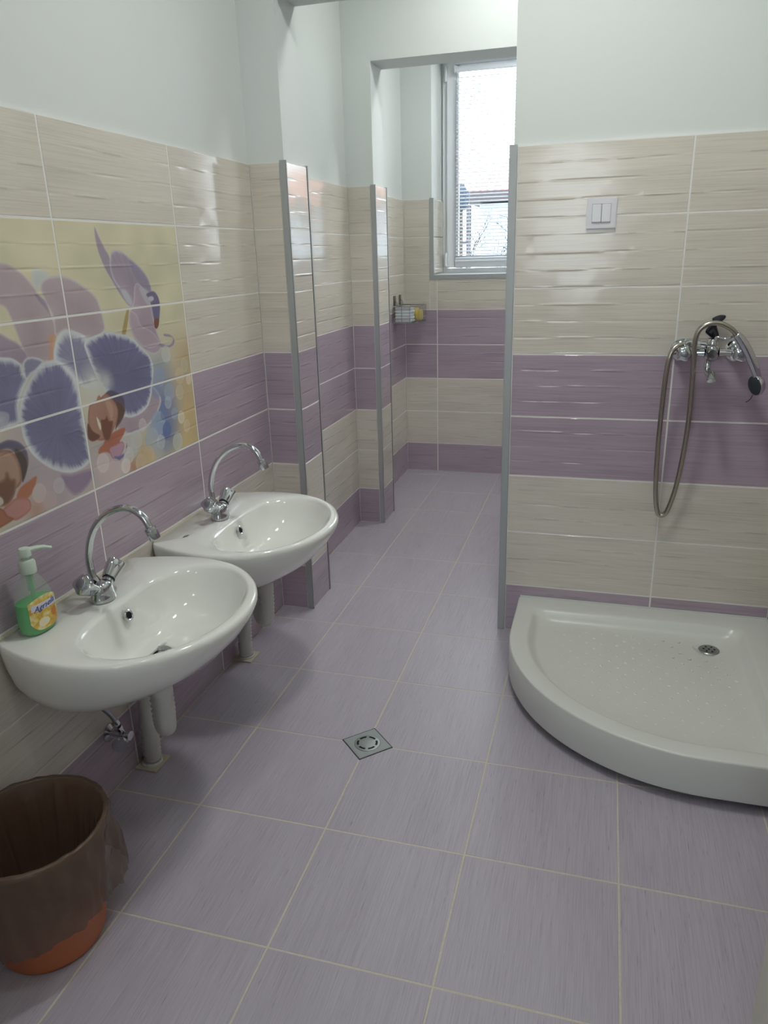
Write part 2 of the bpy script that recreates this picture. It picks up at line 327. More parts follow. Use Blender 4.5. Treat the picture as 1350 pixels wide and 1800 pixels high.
# ---- the orchid picture printed on eight tiles of the left wall
MY0, MY1, MZ0, MZ1 = -.0585, .9345, ZT-4*HH, ZT-HH
MURAL = [
 ('soft',(0.903,0.891),0.207,(206,178,128),0.95),
 ('soft',(0.923,1.019),0.102,(196,170,125),0.8),
 ('soft',(0.868,0.81),0.156,(206,176,120),0.9),
 ('soft',(0.758,0.928),0.114,(112,124,170),0.9),
 ('soft',(0.765,0.855),0.091,(100,114,165),0.9),
 ('soft',(0.762,1.009),0.081,(150,160,172),0.8),
 ('soft',(0.609,0.836),0.114,(206,205,200),0.8),
 ('soft',(0.656,0.8),0.090,(206,172,120),0.85),
 ('soft',(0.494,0.835),0.121,(176,158,165),0.9),
 ('soft',(0.324,0.817),0.132,(176,158,168),0.9),
 ('soft',(0.224,0.887),0.149,(170,154,164),0.9),
 ('soft',(0.598,0.791),0.039,(190,130,100),0.8),
 ('soft',(0.489,0.813),0.064,(208,184,180),0.8),
 ('soft',(0.27,0.799),0.055,(200,178,172),0.7),
 ('soft',(0.241,0.795),0.040,(176,128,104),0.7),
 ('p',[(0.244,1.297),(0.267,1.295),(0.29,1.291),(0.32,1.274),(0.344,1.251),(0.361,1.229),(0.374,1.207),(0.387,1.184),(0.394,1.155),(0.377,1.124),(0.364,1.094),(0.294,1.106),(0.286,1.129),(0.275,1.166),(0.268,1.19),(0.257,1.212),(0.226,1.228)],(178,158,164),(196,180,182),0.006,1,0.2),
 ('p',[(0.359,1.283),(0.392,1.277),(0.398,1.264),(0.37,1.244),(0.357,1.24),(0.345,1.254),(0.347,1.269)],(192,196,200),(200,202,196),0.012,0.8,0.0),
 ('p',[(0.367,1.241),(0.383,1.26),(0.423,1.266),(0.466,1.26),(0.508,1.241),(0.546,1.216),(0.559,1.188),(0.564,1.159),(0.562,1.139),(0.535,1.124),(0.486,1.129),(0.428,1.151),(0.391,1.142),(0.391,1.18),(0.379,1.206)],(178,158,164),(196,190,190),0.008,1,0.3),
 ('p',[(0.204,1.176),(0.233,1.164),(0.254,1.152),(0.273,1.142),(0.286,1.129),(0.297,1.111),(0.27,1.097),(0.188,1.115)],(158,142,156),(178,170,180),0.006,1,0.2),
 ('p',[(0.348,1.233),(0.373,1.219),(0.383,1.197),(0.385,1.175),(0.381,1.188),(0.369,1.204),(0.354,1.22)],(140,126,146),(150,136,150),0.004,0.8,0.0),
 ('p',[(0.362,1.142),(0.379,1.151),(0.392,1.142),(0.383,1.127),(0.369,1.092),(0.354,1.095),(0.365,1.126)],(206,150,110),(200,150,130),0.008,0.8,0.0),
 ('p',[(0.66,1.177),(0.669,1.174),(0.642,1.121),(0.628,1.124)],(176,150,90),(160,135,85),0.001,1,0.0),
 ('p',[(0.376,1.112),(0.388,1.13),(0.404,1.146),(0.426,1.152),(0.458,1.145),(0.487,1.132),(0.503,1.11),(0.508,1.082),(0.511,1.039),(0.48,1.015),(0.44,1.029),(0.407,1.065),(0.375,1.089)],(136,136,164),(208,212,214),0.024,1,0.7),
 ('p',[(0.5,1.097),(0.513,1.056),(0.512,1.028),(0.498,1.032),(0.491,1.07)],(100,100,136),(130,130,160),0.004,0.6,0.0),
 ('p',[(0.697,0.977),(0.732,0.975),(0.756,0.951),(0.758,0.926),(0.713,0.889),(0.66,0.876),(0.605,0.875),(0.558,0.895),(0.551,0.92),(0.598,0.929),(0.665,0.927)],(172,152,164),(206,204,208),0.01,1,0.3),
 ('p',[(0.479,1.113),(0.494,1.126),(0.531,1.131),(0.567,1.136),(0.613,1.125),(0.655,1.115),(0.695,1.088),(0.73,1.06),(0.744,1.027),(0.735,0.993),(0.721,0.959),(0.693,0.928),(0.641,0.916),(0.597,0.923),(0.562,0.964),(0.528,1.0),(0.507,1.032),(0.493,1.066),(0.483,1.095)],(112,110,148),(208,212,214),0.017,1,1.0),
 ('p',[(0.187,1.126),(0.221,1.119),(0.252,1.113),(0.274,1.097),(0.276,1.081),(0.286,1.067),(0.264,1.043),(0.247,1.018),(0.24,0.984),(0.21,0.982),(0.15,0.986)],(118,116,150),(208,212,214),0.016,1,0.8),
 ('p',[(0.278,1.096),(0.292,1.108),(0.316,1.107),(0.339,1.096),(0.324,1.083),(0.299,1.074),(0.279,1.067)],(140,136,166),(208,212,214),0.008,1,0.5),
 ('p',[(0.194,1.017),(0.216,1.007),(0.207,0.987),(0.184,0.98),(0.154,0.986),(0.164,1.023)],(200,206,208),(170,172,185),0.02,0.7,0.0),
 ('p',[(0.332,0.848),(0.366,0.84),(0.414,0.836),(0.438,0.831),(0.437,0.811),(0.402,0.79),(0.364,0.788),(0.339,0.816)],(140,118,144),(165,145,162),0.01,0.95,0.0),
 ('p',[(0.34,1.093),(0.379,1.092),(0.408,1.071),(0.432,1.041),(0.437,0.998),(0.439,0.97),(0.438,0.93),(0.441,0.878),(0.435,0.85),(0.404,0.841),(0.362,0.843),(0.32,0.86),(0.287,0.883),(0.258,0.914),(0.244,0.947),(0.242,0.973),(0.243,1.001),(0.263,1.038),(0.292,1.065),(0.317,1.084)],(116,116,152),(208,212,214),0.021,1,1.0),
 ('soft',(0.493,1.024),0.054,(212,214,208),0.95),
 ('soft',(0.539,1.02),0.034,(205,208,205),0.8),
 ('p',[(0.497,0.989),(0.506,0.993),(0.51,0.983),(0.494,0.979)],(190,120,95),(190,120,95),0.003,1.0,0.0),
 ('p',[(0.526,0.991),(0.546,0.998),(0.571,0.991),(0.598,0.971),(0.597,0.945),(0.587,0.925),(0.562,0.91),(0.562,0.936),(0.552,0.972),(0.524,0.981)],(84,76,98),(100,90,110),0.004,1.0,0.0),
 ('p',[(0.566,0.969),(0.586,0.958),(0.596,0.941),(0.584,0.924),(0.558,0.907),(0.547,0.902),(0.559,0.926),(0.564,0.947)],(92,66,58),(110,82,70),0.003,1.0,0.0),
 ('p',[(0.461,0.971),(0.471,0.979),(0.501,0.984),(0.532,0.992),(0.555,0.973),(0.568,0.95),(0.562,0.925),(0.541,0.903),(0.519,0.889),(0.501,0.886),(0.473,0.893),(0.456,0.918),(0.451,0.941)],(176,128,108),(160,104,84),0.008,1,0.4),
 ('p',[(0.522,0.974),(0.54,0.976),(0.552,0.961),(0.55,0.939),(0.535,0.916),(0.529,0.943)],(196,154,128),(180,134,108),0.006,0.8,0.0),
 ('p',[(0.449,0.938),(0.462,0.917),(0.486,0.9),(0.473,0.893),(0.453,0.894),(0.442,0.907)],(110,66,52),(120,76,60),0.003,1.0,0.0),
 ('p',[(0.483,0.947),(0.492,0.936),(0.496,0.92),(0.49,0.911),(0.484,0.927)],(226,220,196),(190,150,120),0.002,1.0,0.0),
 ('p',[(0.5,0.884),(0.52,0.893),(0.559,0.899),(0.587,0.896),(0.575,0.88),(0.558,0.868),(0.56,0.849),(0.542,0.83),(0.521,0.843),(0.499,0.856),(0.471,0.859),(0.476,0.871),(0.492,0.877)],(178,100,76),(186,110,84),0.005,1,0.4),
 ('p',[(0.513,0.862),(0.538,0.865),(0.567,0.866),(0.572,0.851),(0.549,0.83),(0.532,0.825),(0.517,0.84)],(186,140,160),(170,110,110),0.005,1.0,0.0),
 ('p',[(0.526,0.838),(0.55,0.835),(0.573,0.839),(0.584,0.858),(0.583,0.843),(0.564,0.828),(0.538,0.823)],(110,104,150),(140,130,160),0.002,1.0,0.0),
 ('p',[(0.498,0.935),(0.512,0.934),(0.523,0.941),(0.526,0.929),(0.543,0.922),(0.531,0.898),(0.518,0.882),(0.501,0.886),(0.496,0.909)],(118,72,56),(140,86,66),0.005,1.0,0.0),
 ('p',[(0.145,0.952),(0.178,0.956),(0.203,0.957),(0.23,0.945),(0.245,0.924),(0.245,0.901),(0.237,0.887),(0.218,0.866),(0.224,0.887),(0.215,0.922),(0.191,0.941),(0.141,0.935)],(88,84,106),(110,100,118),0.006,1.0,0.0),
 ('p',[(0.213,0.937),(0.233,0.924),(0.241,0.902),(0.236,0.884),(0.218,0.863),(0.216,0.883),(0.212,0.91)],(70,58,56),(92,76,72),0.004,1.0,0.0),
 ('p',[(0.142,0.941),(0.175,0.942),(0.202,0.935),(0.216,0.915),(0.22,0.888),(0.214,0.864),(0.19,0.855),(0.153,0.86),(0.124,0.872)],(170,132,112),(140,96,76),0.01,1,0.4),
 ('p',[(0.206,0.853),(0.235,0.861),(0.26,0.864),(0.244,0.838),(0.216,0.824),(0.193,0.834)],(178,104,74),(186,112,84),0.004,1,0.3),
 ('p',[(0.126,0.878),(0.168,0.884),(0.177,0.896),(0.185,0.894),(0.188,0.881),(0.201,0.874),(0.192,0.848),(0.171,0.832),(0.146,0.833),(0.117,0.846)],(112,74,56),(140,96,72),0.008,1.0,0.0),
 ('p',[(0.171,0.832),(0.194,0.837),(0.226,0.824),(0.227,0.803),(0.204,0.794),(0.178,0.793),(0.157,0.81),(0.152,0.825)],(190,128,118),(180,110,96),0.008,1,0.4),
 ('p',[(0.115,0.837),(0.149,0.829),(0.161,0.809),(0.175,0.798),(0.152,0.793),(0.104,0.794)],(170,100,72),(150,90,70),0.008,1.0,0.0),
 ('p',[(0.152,0.854),(0.159,0.844),(0.155,0.835),(0.134,0.834),(0.139,0.855)],(205,190,170),(160,110,90),0.003,1.0,0.0),
 ('p',[(0.579,1.368),(0.59,1.348),(0.606,1.322),(0.62,1.302),(0.62,1.271),(0.635,1.242),(0.654,1.22),(0.672,1.201),(0.672,1.187),(0.646,1.21),(0.618,1.247),(0.596,1.278),(0.581,1.312),(0.576,1.342)],(160,144,160),(172,160,172),0.004,1,0.2),
 ('p',[(0.621,1.298),(0.634,1.315),(0.665,1.316),(0.699,1.301),(0.742,1.275),(0.77,1.248),(0.781,1.218),(0.777,1.187),(0.772,1.149),(0.736,1.145),(0.702,1.174),(0.672,1.187),(0.648,1.221),(0.624,1.25),(0.617,1.274)],(164,148,164),(190,186,196),0.008,1,0.6),
 ('p',[(0.698,1.297),(0.742,1.275),(0.77,1.248),(0.78,1.216),(0.753,1.219),(0.718,1.243),(0.699,1.272)],(140,132,160),(165,158,178),0.006,0.7,0.4),
 ('p',[(0.645,1.231),(0.669,1.227),(0.689,1.204),(0.691,1.186),(0.672,1.187),(0.652,1.21)],(192,192,198),(170,160,172),0.008,0.8,0.0),
 ('p',[(0.71,1.236),(0.741,1.227),(0.767,1.188),(0.772,1.149),(0.779,1.118),(0.795,1.08),(0.781,1.062),(0.751,1.058),(0.719,1.072),(0.684,1.097),(0.666,1.129),(0.667,1.165),(0.693,1.193)],(176,154,168),(196,186,196),0.006,1,0.3),
 ('p',[(0.672,1.172),(0.699,1.163),(0.713,1.135),(0.757,1.116),(0.787,1.085),(0.741,1.075),(0.696,1.092),(0.671,1.128)],(182,160,172),(206,196,204),0.004,0.8,0.0),
 ('p',[(0.724,1.228),(0.76,1.221),(0.783,1.195),(0.771,1.176),(0.746,1.189)],(190,190,198),(170,165,180),0.004,0.7,0.0),
 ('p',[(0.754,1.21),(0.787,1.216),(0.807,1.201),(0.811,1.174),(0.794,1.132),(0.78,1.121),(0.775,1.141),(0.771,1.176),(0.765,1.196)],(104,96,132),(120,110,140),0.004,1.0,0.0),
 ('p',[(0.76,1.202),(0.781,1.204),(0.786,1.195),(0.767,1.19)],(190,190,200),(150,150,165),0.002,1.0,0.0),
 ('p',[(0.777,1.145),(0.798,1.145),(0.793,1.128),(0.78,1.121),(0.773,1.128)],(120,72,60),(120,80,70),0.002,1.0,0.0),
 ('p',[(0.79,1.081),(0.829,1.072),(0.85,1.078),(0.853,1.09),(0.816,1.098),(0.814,1.104),(0.843,1.099),(0.86,1.087),(0.859,1.073),(0.835,1.066),(0.791,1.072)],(150,138,160),(160,148,166),0.002,1.0,0.0),
 ('disc',(0.813,1.05),0.024,(206,210,204),0.6),
 ('disc',(0.766,0.996),0.028,(150,166,196),0.7),
 ('disc',(0.805,0.948),0.026,(160,172,196),0.7),
 ('disc',(0.794,0.922),0.018,(176,186,204),0.6),
 ('disc',(0.735,0.876),0.035,(150,168,196),0.8),
 ('disc',(0.696,0.841),0.033,(168,178,192),0.7),
 ('disc',(0.736,0.824),0.021,(190,198,204),0.7),
 ('disc',(0.772,0.851),0.022,(96,112,168),0.8),
 ('disc',(0.765,0.806),0.017,(150,160,180),0.6),
 ('disc',(0.819,0.806),0.027,(196,200,190),0.7),
 ('disc',(0.869,0.984),0.024,(214,196,156),0.7),
 ('disc',(0.914,0.966),0.015,(228,216,184),0.8),
 ('disc',(0.852,0.869),0.019,(222,208,176),0.8),
 ('disc',(0.859,0.939),0.022,(216,198,158),0.6),
 ('disc',(0.876,0.839),0.019,(220,200,160),0.6),
 ('disc',(0.9,1.009),0.021,(212,204,176),0.5),
 ('disc',(0.819,0.886),0.017,(150,165,195),0.6),
 ('disc',(0.744,0.963),0.022,(130,144,186),0.6),
 ('disc',(0.766,0.893),0.016,(110,126,176),0.7),
 ('disc',(0.722,0.802),0.022,(170,178,188),0.5),
 ('disc',(0.568,0.803),0.020,(226,214,206),0.8),
 ('disc',(0.587,0.826),0.022,(214,210,206),0.6),
 ('disc',(0.524,0.807),0.027,(212,186,182),0.6),
 ('disc',(0.486,0.799),0.028,(206,180,178),0.5),
 ('disc',(0.662,0.888),0.018,(214,208,206),0.5),
 ('disc',(0.627,0.856),0.026,(204,208,212),0.5),
 ('disc',(0.608,0.832),0.019,(198,206,212),0.5),
 ('disc',(0.633,0.794),0.024,(224,196,166),0.6),
 ('disc',(0.259,0.827),0.022,(208,190,186),0.6),
 ('disc',(0.286,0.801),0.022,(200,172,170),0.5),
 ('disc',(0.321,0.825),0.019,(204,196,204),0.5),
 ('disc',(0.671,0.804),0.027,(216,190,140),0.6),
 ('disc',(0.482,0.834),0.025,(222,206,200),0.6),
]

def paint_mural():
    Wp, Hp = 900, 545
    ys = MY0+(np.arange(Wp)+.5)/Wp*(MY1-MY0); zs = MZ0+(np.arange(Hp)+.5)/Hp*(MZ1-MZ0)
    Yg, Zg = np.meshgrid(ys, zs); img = np.empty((Hp, Wp, 3)); img[:] = (212, 204, 168)
    t = np.clip((1.12-Zg)/.12, 0, 1)[..., None]*np.clip((Yg-.1)/.2,0,1)[..., None]
    img = img*(1-.4*t)+np.array((196,188,186))*.4*t
    rs = np.random.RandomState(3)
    def noise1(n):
        a = rs.rand(n); return lambda x: np.interp(x*n % n, np.arange(n+1), np.append(a, a[0]))
    for s in MURAL:
        if s[0] in ('soft', 'disc'):
            _, (cy, cz), r, col, op = s
            d = np.hypot(Yg-cy, Zg-cz)/r
            a = np.clip(1.15-d, 0, 1)**1.2 if s[0] == 'soft' else np.clip((1-d)/.08, 0, 1)*(.75+.25*np.clip(d,0,1)**3)
            a = a*op; a = (a if s[0] == 'soft' else np.clip(a*1.25, 0, .95))[..., None]; img = img*(1-np.clip(a,0,1))+np.array(col)*np.clip(a,0,1); continue
        _, pts, col, edge, fw, op, streak = s
        p = np.array(pts); n = len(p); k = 5; q = []
        for i in range(n):
            a, b, c, d = p[(i-1) % n], p[i], p[(i+1) % n], p[(i+2) % n]
            for j in range(k):
                u = j/k; q.append(.5*(2*b+(c-a)*u+(2*a-5*b+4*c-d)*u*u+(3*b-a-3*c+d)*u**3))
        q = np.array(q)
        lo, hi = q.min(0)-.004, q.max(0)+.004
        i0, i1 = np.searchsorted(ys, lo[0]), np.searchsorted(ys, hi[0]); j0, j1 = np.searchsorted(zs, lo[1]), np.searchsorted(zs, hi[1])
        if i1 <= i0 or j1 <= j0: continue
        yy, zz = Yg[j0:j1, i0:i1], Zg[j0:j1, i0:i1]
        ins = np.zeros(yy.shape, bool); dist = np.full(yy.shape, 9.)
        for a, b in zip(q, np.roll(q, -1, 0)):
            c = (a[1] > zz) != (b[1] > zz)
            if abs(b[1]-a[1]) > 1e-9: ins ^= c & (yy < (b[0]-a[0])*(zz-a[1])/(b[1]-a[1])+a[0])
            ab = b-a; L2 = ab@ab
            if L2 < 1e-12: continue
            tt = np.clip(((yy-a[0])*ab[0]+(zz-a[1])*ab[1])/L2, 0, 1)
            dist = np.minimum(dist, np.hypot(yy-a[0]-tt*ab[0], zz-a[1]-tt*ab[1]))
        sd = np.where(ins, dist, -dist)
        cc = q.mean(0)+np.array((0, -.02)); ang = np.arctan2(zz-cc[1], yy-cc[0])/(2*PI)+.5
        nz = noise1(90)(ang)*.6+noise1(230)(ang)*.4
        w = fw*(.85+streak*(nz-.5)*.9)
        f = np.clip(sd/np.maximum(w, 1e-4)-.15, 0, 1); f = f*f*(3-2*f)
        body = np.array(col)[None, None]*(1+(.10*streak*(nz-.5))[..., None])
        depth = np.clip(sd/.07, 0, 1)[..., None]
        body = body*(1-.10*depth*min(1, streak+.3))
        c = np.array(edge)*(1-f[..., None])+body*f[..., None]
        a = (np.clip(sd/.0032+.5, 0, 1)*op)[..., None]
        img[j0:j1, i0:i1] = img[j0:j1, i0:i1]*(1-a)+c*a
    lf = np.kron(rs.rand(14, 22), np.ones((40, 42)))[:Hp, :Wp]
    for _ in range(3):
        for ax_ in (0, 1): lf = sum(np.roll(lf, q_, ax_) for q_ in range(-18, 19, 3))/13.
    img = img*(1+.16*(lf-.5))[..., None]
    g_ = img.mean(-1, keepdims=True); img = np.clip(g_+(img-g_)*.95, 0, 255)/255.; img = 1-(1-img)*.87
    im = bpy.data.images.new('orchid_print', Wp, Hp); buf = np.ones((Hp, Wp, 4), np.float32); buf[..., :3] = img
    im.pixels.foreach_set(buf.ravel()); im.update(); im.pack(); return im
M_MURAL = wall_tile_mat('orchid_print_tile', rgb(200,200,180), rgb(190,190,170), image=paint_mural())

# left wall, washroom
cutsL = [-1.10, -1.0515, -.555, MY0, .438, MY1, Y1]
for k, (z0, z1) in enumerate(ROWS):
    for a0, a1 in zip(cutsL, cutsL[1:]):
        if 1 <= k <= 3 and a0 in (MY0, .438):
            o = put_tile(wall_left, 'L', 0, a0, a1, z0, z1, M_MURAL, uv=(a0+.002, z0+.002), tag='%d%.2f' % (k, a0))
            o['label'] = 'tile printed with part of a purple orchid picture'
        else: put_tile(wall_left, 'L', 0, a0, a1, z0, z1, ROWMAT[k])
grout_strip(wall_left, 'L', 0, cutsL[0], cutsL[-1], 0, ZT)
tile_wall(wall_left, 'L', 0, [Y1B, 1.936, Y2])
tile_wall(wall_left, 'L', 0, [Y2B, 2.926, Y3])
TR = .021
for w, ya, yb in ((wall_middle, Y1, Y1B), (wall_inner, Y2, Y2B)):
    tile_wall(w, 'F', ya, [0, PX-TR])
    tile_wall(w, 'L', PX, [ya+.005, yb-.006])
    tile_wall(w, 'B', yb, [0, PX-TR])
    tile_wall(w, 'F', ya, [XS+TR+.001, 1.3475, XR])
    tile_wall(w, 'R', XS, [ya+.005, yb-.006])
    tile_wall(w, 'B', yb, [XS+TR, 1.3475, XR])
    for (x, sx) in ((PX, 1), (XS, -1)):
        for (y, sy) in ((ya, -1), (yb, 1)):
            b = MB(); e = .0022
            x0, x1 = sorted((x-sx*TR, x+sx*e)); b.box(x0, x1, *sorted((y, y+sy*e)), 0, ZT+.004, .0006)
            y0, y1 = sorted((y-sy*.006, y+sy*e)); b.box(*sorted((x, x+sx*e)), y0, y1, 0, ZT+.004, .0006)
            b.build('corner_trim', M_ALU, w)
            MB().box(*sorted((x-sx*.004, x+sx*.0004)), *sorted((y-sy*.0062, y-sy*.0085)), 0, ZT, 0).build('sealant', M_GAP, w)
# right wall
tile_wall(wall_right, 'R', XR, [-1.10, -1.05, -.555, -.0585, .438, .9345, Y1])
# back wall of the far room, with the window cut out
rowz = ROWS
xc = [0, .1943, .691, 1.19, XR]
for k, (z0, z1) in enumerate(ROWS):
    for a0, a1 in zip(xc, xc[1:]):
        if z0 >= WZ0-.001 or z1 > WZ0:
            if a0 == 0: 
                put_tile(wall_back, 'F', Y3, 0, .152, z0, z1, ROWMAT[k])
                if z0 < 1.149: put_tile(wall_back, 'F', Y3, .152, .1943, z0, 1.149, ROWMAT[k])
            elif z0 < 1.149 and a0 < 1.4: put_tile(wall_back, 'F', Y3, a0, min(a1, XR), z0, 1.149, ROWMAT[k])
            elif a0 == 1.19: put_tile(wall_back, 'F', Y3, 1.46, XR, z0, z1, ROWMAT[k])
        else: put_tile(wall_back, 'F', Y3, a0, a1, z0, z1, ROWMAT[k])
grout_strip(wall_back, 'F', Y3, 0, XR, 0, 1.149); grout_strip(wall_back, 'F', Y3, 0, .152, 1.149, ZT); grout_strip(wall_back, 'F', Y3, 1.46, XR, 1.149, ZT)
for k in (0, 1, 2): 
    z0, z1 = max(ROWS[k][0], WZ0+.004), ROWS[k][1]
    if z1-z0 > .01: put_tile(wall_back, 'L', WX0, Y3+.004, WY, z0, z1, M_BEIGE)
MB().box(.151, .173, Y3-.002, Y3+.004, 1.148, ZT+.004, .0006).box(.1725, .1745, Y3-.002, Y3+.012, WZ0, ZT+.004, 0).build('corner_trim', M_ALU, wall_back)
MB().box(.151, 1.46, Y3-.0026, Y3+.004, 1.148, 1.171, .0006).box(.173, 1.46, Y3-.002, Y3+.012, 1.1705, 1.1725, 0).build('corner_trim', M_ALU, wall_back)
MB().box(WX0-T, WX1, Y3+.004, WY, WZ0-T, WZ0+.004, .001).build('window_sill', M_FRAME, wall_back)

# floor tiles
SP, AX = .3344, .2428
fx = [0, AX, AX+SP, AX+2*SP, AX+3*SP, AX+4*SP, XR]
fy = [-2.28]+[j*SP for j in range(-6, 11)]+[Y3]
_fm = {}
def floor_tile(x0, x1, y0, y1):
    g = .0016; w, d = x1-x0-2*g, y1-y0-2*g
    if w < .005 or d < .005: return
    key = (round(w,3), round(d,3))
    if key not in _fm:
        b = .001; v = [(b,b,0),(w-b,b,0),(w-b,d-b,0),(b,d-b,0),(0,0,-b),(w,0,-b),(w,d,-b),(0,d,-b),(0,0,-.011),(w,0,-.011),(w,d,-.011),(0,d,-.011)]
        f = [(0,1,2,3),(4,5,1,0),(5,6,2,1),(6,7,3,2),(7,4,0,3),(8,9,5,4),(9,10,6,5),(10,11,7,6),(11,8,4,7),(11,10,9,8)]
        me = bpy.data.meshes.new('floor_tile'); me.from_pydata(v, [], f); me.materials.append(M_FLOOR); _fm[key] = me
    o = bpy.data.objects.new('floor_tile', _fm[key]); COL.objects.link(o); o.parent = floor
    o.location = (x0+g, y0+g, random.uniform(-.0004, 0))
for x0, x1 in zip(fx, fx[1:]):
    for y0, y1 in zip(fy, fy[1:]): floor_tile(x0, x1, y0, y1)
sbox('grout', (0, XR, -2.28, Y3, -.0112, -.0008), m=M_FGROUT, parent=floor)
# door leaf, opened inward, whose edge shows at the right of the frame
door = struct(MB().box(1.403, 1.440, -1.06, -.205, .008, 2.02, .002).build('door_1', M_FRAME))
MB().box(1.3815, 1.3975, -1.06, -.2015, .008, 2.02, .002).build('door_edge_strip', mat('cream_strip', rgb(214,210,198), .5), door)
MB().box(1.3970, 1.4030, -1.06, -.204, .008, 2.02, 0).build('door_seal', M_BLACK, door)
hb = MB(); hb.lathe([(.026,0),(.026,.006),(.010,.008),(.010,.04)], 20, (1.44,-.26,1.02), (1,0,0)).tube([(1.475,-.26,1.02),(1.478,-.30,1.02),(1.478,-.38,1.02)], .009)
hb.build('door_handle', M_STEEL, door, True, 40)
# ------------------------------------------------------------------ windows
def glass_mat():
    m = mat('window_glass', (1,1,1,1), 0.0); t = NT(m); out = t.t.nodes['Material Output']
    tr = t.n('ShaderNodeBsdfTransparent'); tr.inputs[0].default_value = (.97,.985,.98,1); gl = t.n('ShaderNodeBsdfGlossy'); gl.inputs['Roughness'].default_value = .01
    fr = t.n('ShaderNodeFresnel'); fr.inputs[0].default_value = 1.35
    mx = t.n('ShaderNodeMixShader'); t.l(fr.outputs[0], mx.inputs[0]); t.l(tr.outputs[0], mx.inputs[1]); t.l(gl.outputs[0], mx.inputs[2]); t.l(mx.outputs[0], out.inputs[0])
    return m
M_GLASS = glass_mat()
def frame_boxes(b, x0, x1, z0, z1, w, y0, y1, bev=.003):
    b.box(x0, x0+w, y0, y1, z0, z1, bev).box(x1-w, x1, y0, y1, z0, z1, bev).box(x0+w-.004, x1-w+.004, y0, y1, z0, z0+w, bev).box(x0+w-.004, x1-w+.004, y0, y1, z1-w, z1, bev)
    return b
window = struct(frame_boxes(MB(), WX0-.002, WX1, WZ0+.003, WZ1, .028, WY, WY+.07).box(.795, .835, WY, WY+.07, WZ0+.02, WZ1-.02, .003).build('window_1', M_FRAME))
for x0, x1 in ((.197, .798), (.832, 1.418)):
    s_ = frame_boxes(MB(), x0, x1, 1.205, 2.335, .052, WY-.018, WY+.05, .004)
    s_ = frame_boxes(s_, x0+.05, x1-.05, 1.255, 2.285, .018, WY-.006, WY+.04, .004).build('window_sash', M_FRAME, window)
    MB().box(x0+.06, x1-.06, WY+.012, WY+.018, 1.265, 2.275).build('glass_pane', M_GLASS, s_)
for z in (1.215, 2.20):
    MB().tube([(.194, WY-.022, z), (.194, WY-.022, z+.075)], .0085, 12).box(.190, .204, WY-.018, WY+.004, z+.005, z+.07, .001).build('hinge', M_FRAME, window, True, 40)
MB().box(.765, .795, WY-.030, WY-.018, 1.70, 1.78, .003).box(.772, .788, WY-.050, WY-.03, 1.66, 1.745, .004).build('window_handle', M_FRAME, window)
w2 = struct(frame_boxes(MB(), .50, 1.20, .95, 2.15, .06, -2.36, -2.30).build('unseen_window', M_FRAME))  # unseen corridor window, put in so bright sky mirrors in the shower tiles
MB().box(.55, 1.15, -2.335, -2.33, 1.0, 2.10).build('glass_pane', M_GLASS, w2)

# venetian blind on the left sash
bl = thing('venetian_blind', 'white venetian blind with open slats hanging on the far window', 'blind', (.252, WY-.04, 1.24))
def at(o, x, y, z): o.location = (x, y, z); return o
BL = .53
MB().box(0, BL, -.012, .014, 1.000, 1.026, .002).build('headrail', M_SLAT, bl)
MB().box(-.006, .012, -.015, .017, .998, 1.030, .002).build('end_bracket', M_FRAME, bl)
sl = bpy.data.meshes.new('slat'); n_ = 5; sv = []; 
for i in range(n_):
    u = i/(n_-1)-.5; yy = u*.016; zz = -.0012*(2*u)**2 + u*.003
    sv += [(0, yy, zz), (BL-.01, yy, zz), (0, yy, zz-.0006), (BL-.01, yy, zz-.0006)]
sf = []
for i in range(n_-1):
    a, b = i*4, i*4+4; sf += [(a, a+1, b+1, b), (a+2, b+2, b+3, a+3)]
sf += [(0,2,3,1), (16,17,19,18), (0,4,6,2),(4,8,10,6),(8,12,14,10),(12,16,18,14), (1,3,7,5),(5,7,11,9),(9,11,15,13),(13,15,19,17)]
sl.from_pydata(sv, [], sf); sl.materials.append(M_SLAT)
for k in range(50):
    o = bpy.data.objects.new('slat', sl); COL.objects.link(o); o.parent = bl; o.location = (.005, 0, .022+k*.0194); o.rotation_euler = (random.uniform(-.02,.02)+.27, 0, 0)
MB().box(.002, BL-.004, -.010, .010, 0, .012, .002).build('bottom_rail', M_SLAT, bl)
for x in (.085, .44):
    for y in (-.009, .009): MB().tube([(x, y, .01), (x, y, 1.0)], .0006, 5).build('ladder_cord', M_SLAT, bl)
MB().tube([(.018, -.016, 1.0), (.018, -.018, .6), (.019, -.016, .42)], .0016, 6).build('pull_cord', M_SLAT, bl)

# ------------------------------------------------------------------ ceiling lamps
M_DIFF = mat('lamp_diffuser', (1,1,1,1), .4); NT(M_DIFF).b.inputs['Emission Color'].default_value = (*LAMP_COLOR, 1); NT(M_DIFF).b.inputs['Emission Strength'].default_value = 1.5
places = ['over the washbasins', 'just inside the doorway', 'in the middle room', 'in the far room near the window', 'in the corridor behind the doorway']
for (x, y, p), pl in zip(ROOM_LAMPS, places):
    t_ = thing('ceiling_lamp', 'round white flush ceiling lamp '+pl, 'lamp', (x, y, CEIL), 'round ceiling lamps')
    MB().lathe([(.0, 0), (.13, 0), (.13, -.018), (.118, -.022)][::-1], 32).build('lamp_housing', M_FRAME, t_, True, 40)
    MB().lathe([(.0, -.05), (.05, -.047), (.09, -.038), (.117, -.02), (.0, -.019)], 32).build('lamp_diffuser', M_DIFF, t_, True, 60)
    ld = bpy.data.lights.new('lamp_light', 'AREA'); ld.shape = 'DISK'; ld.size = .22; ld.energy = p; ld.color = LAMP_COLOR
    lo = bpy.data.objects.new('lamp_light', ld); COL.objects.link(lo); lo.parent = t_; lo.location = (0, 0, -.053)

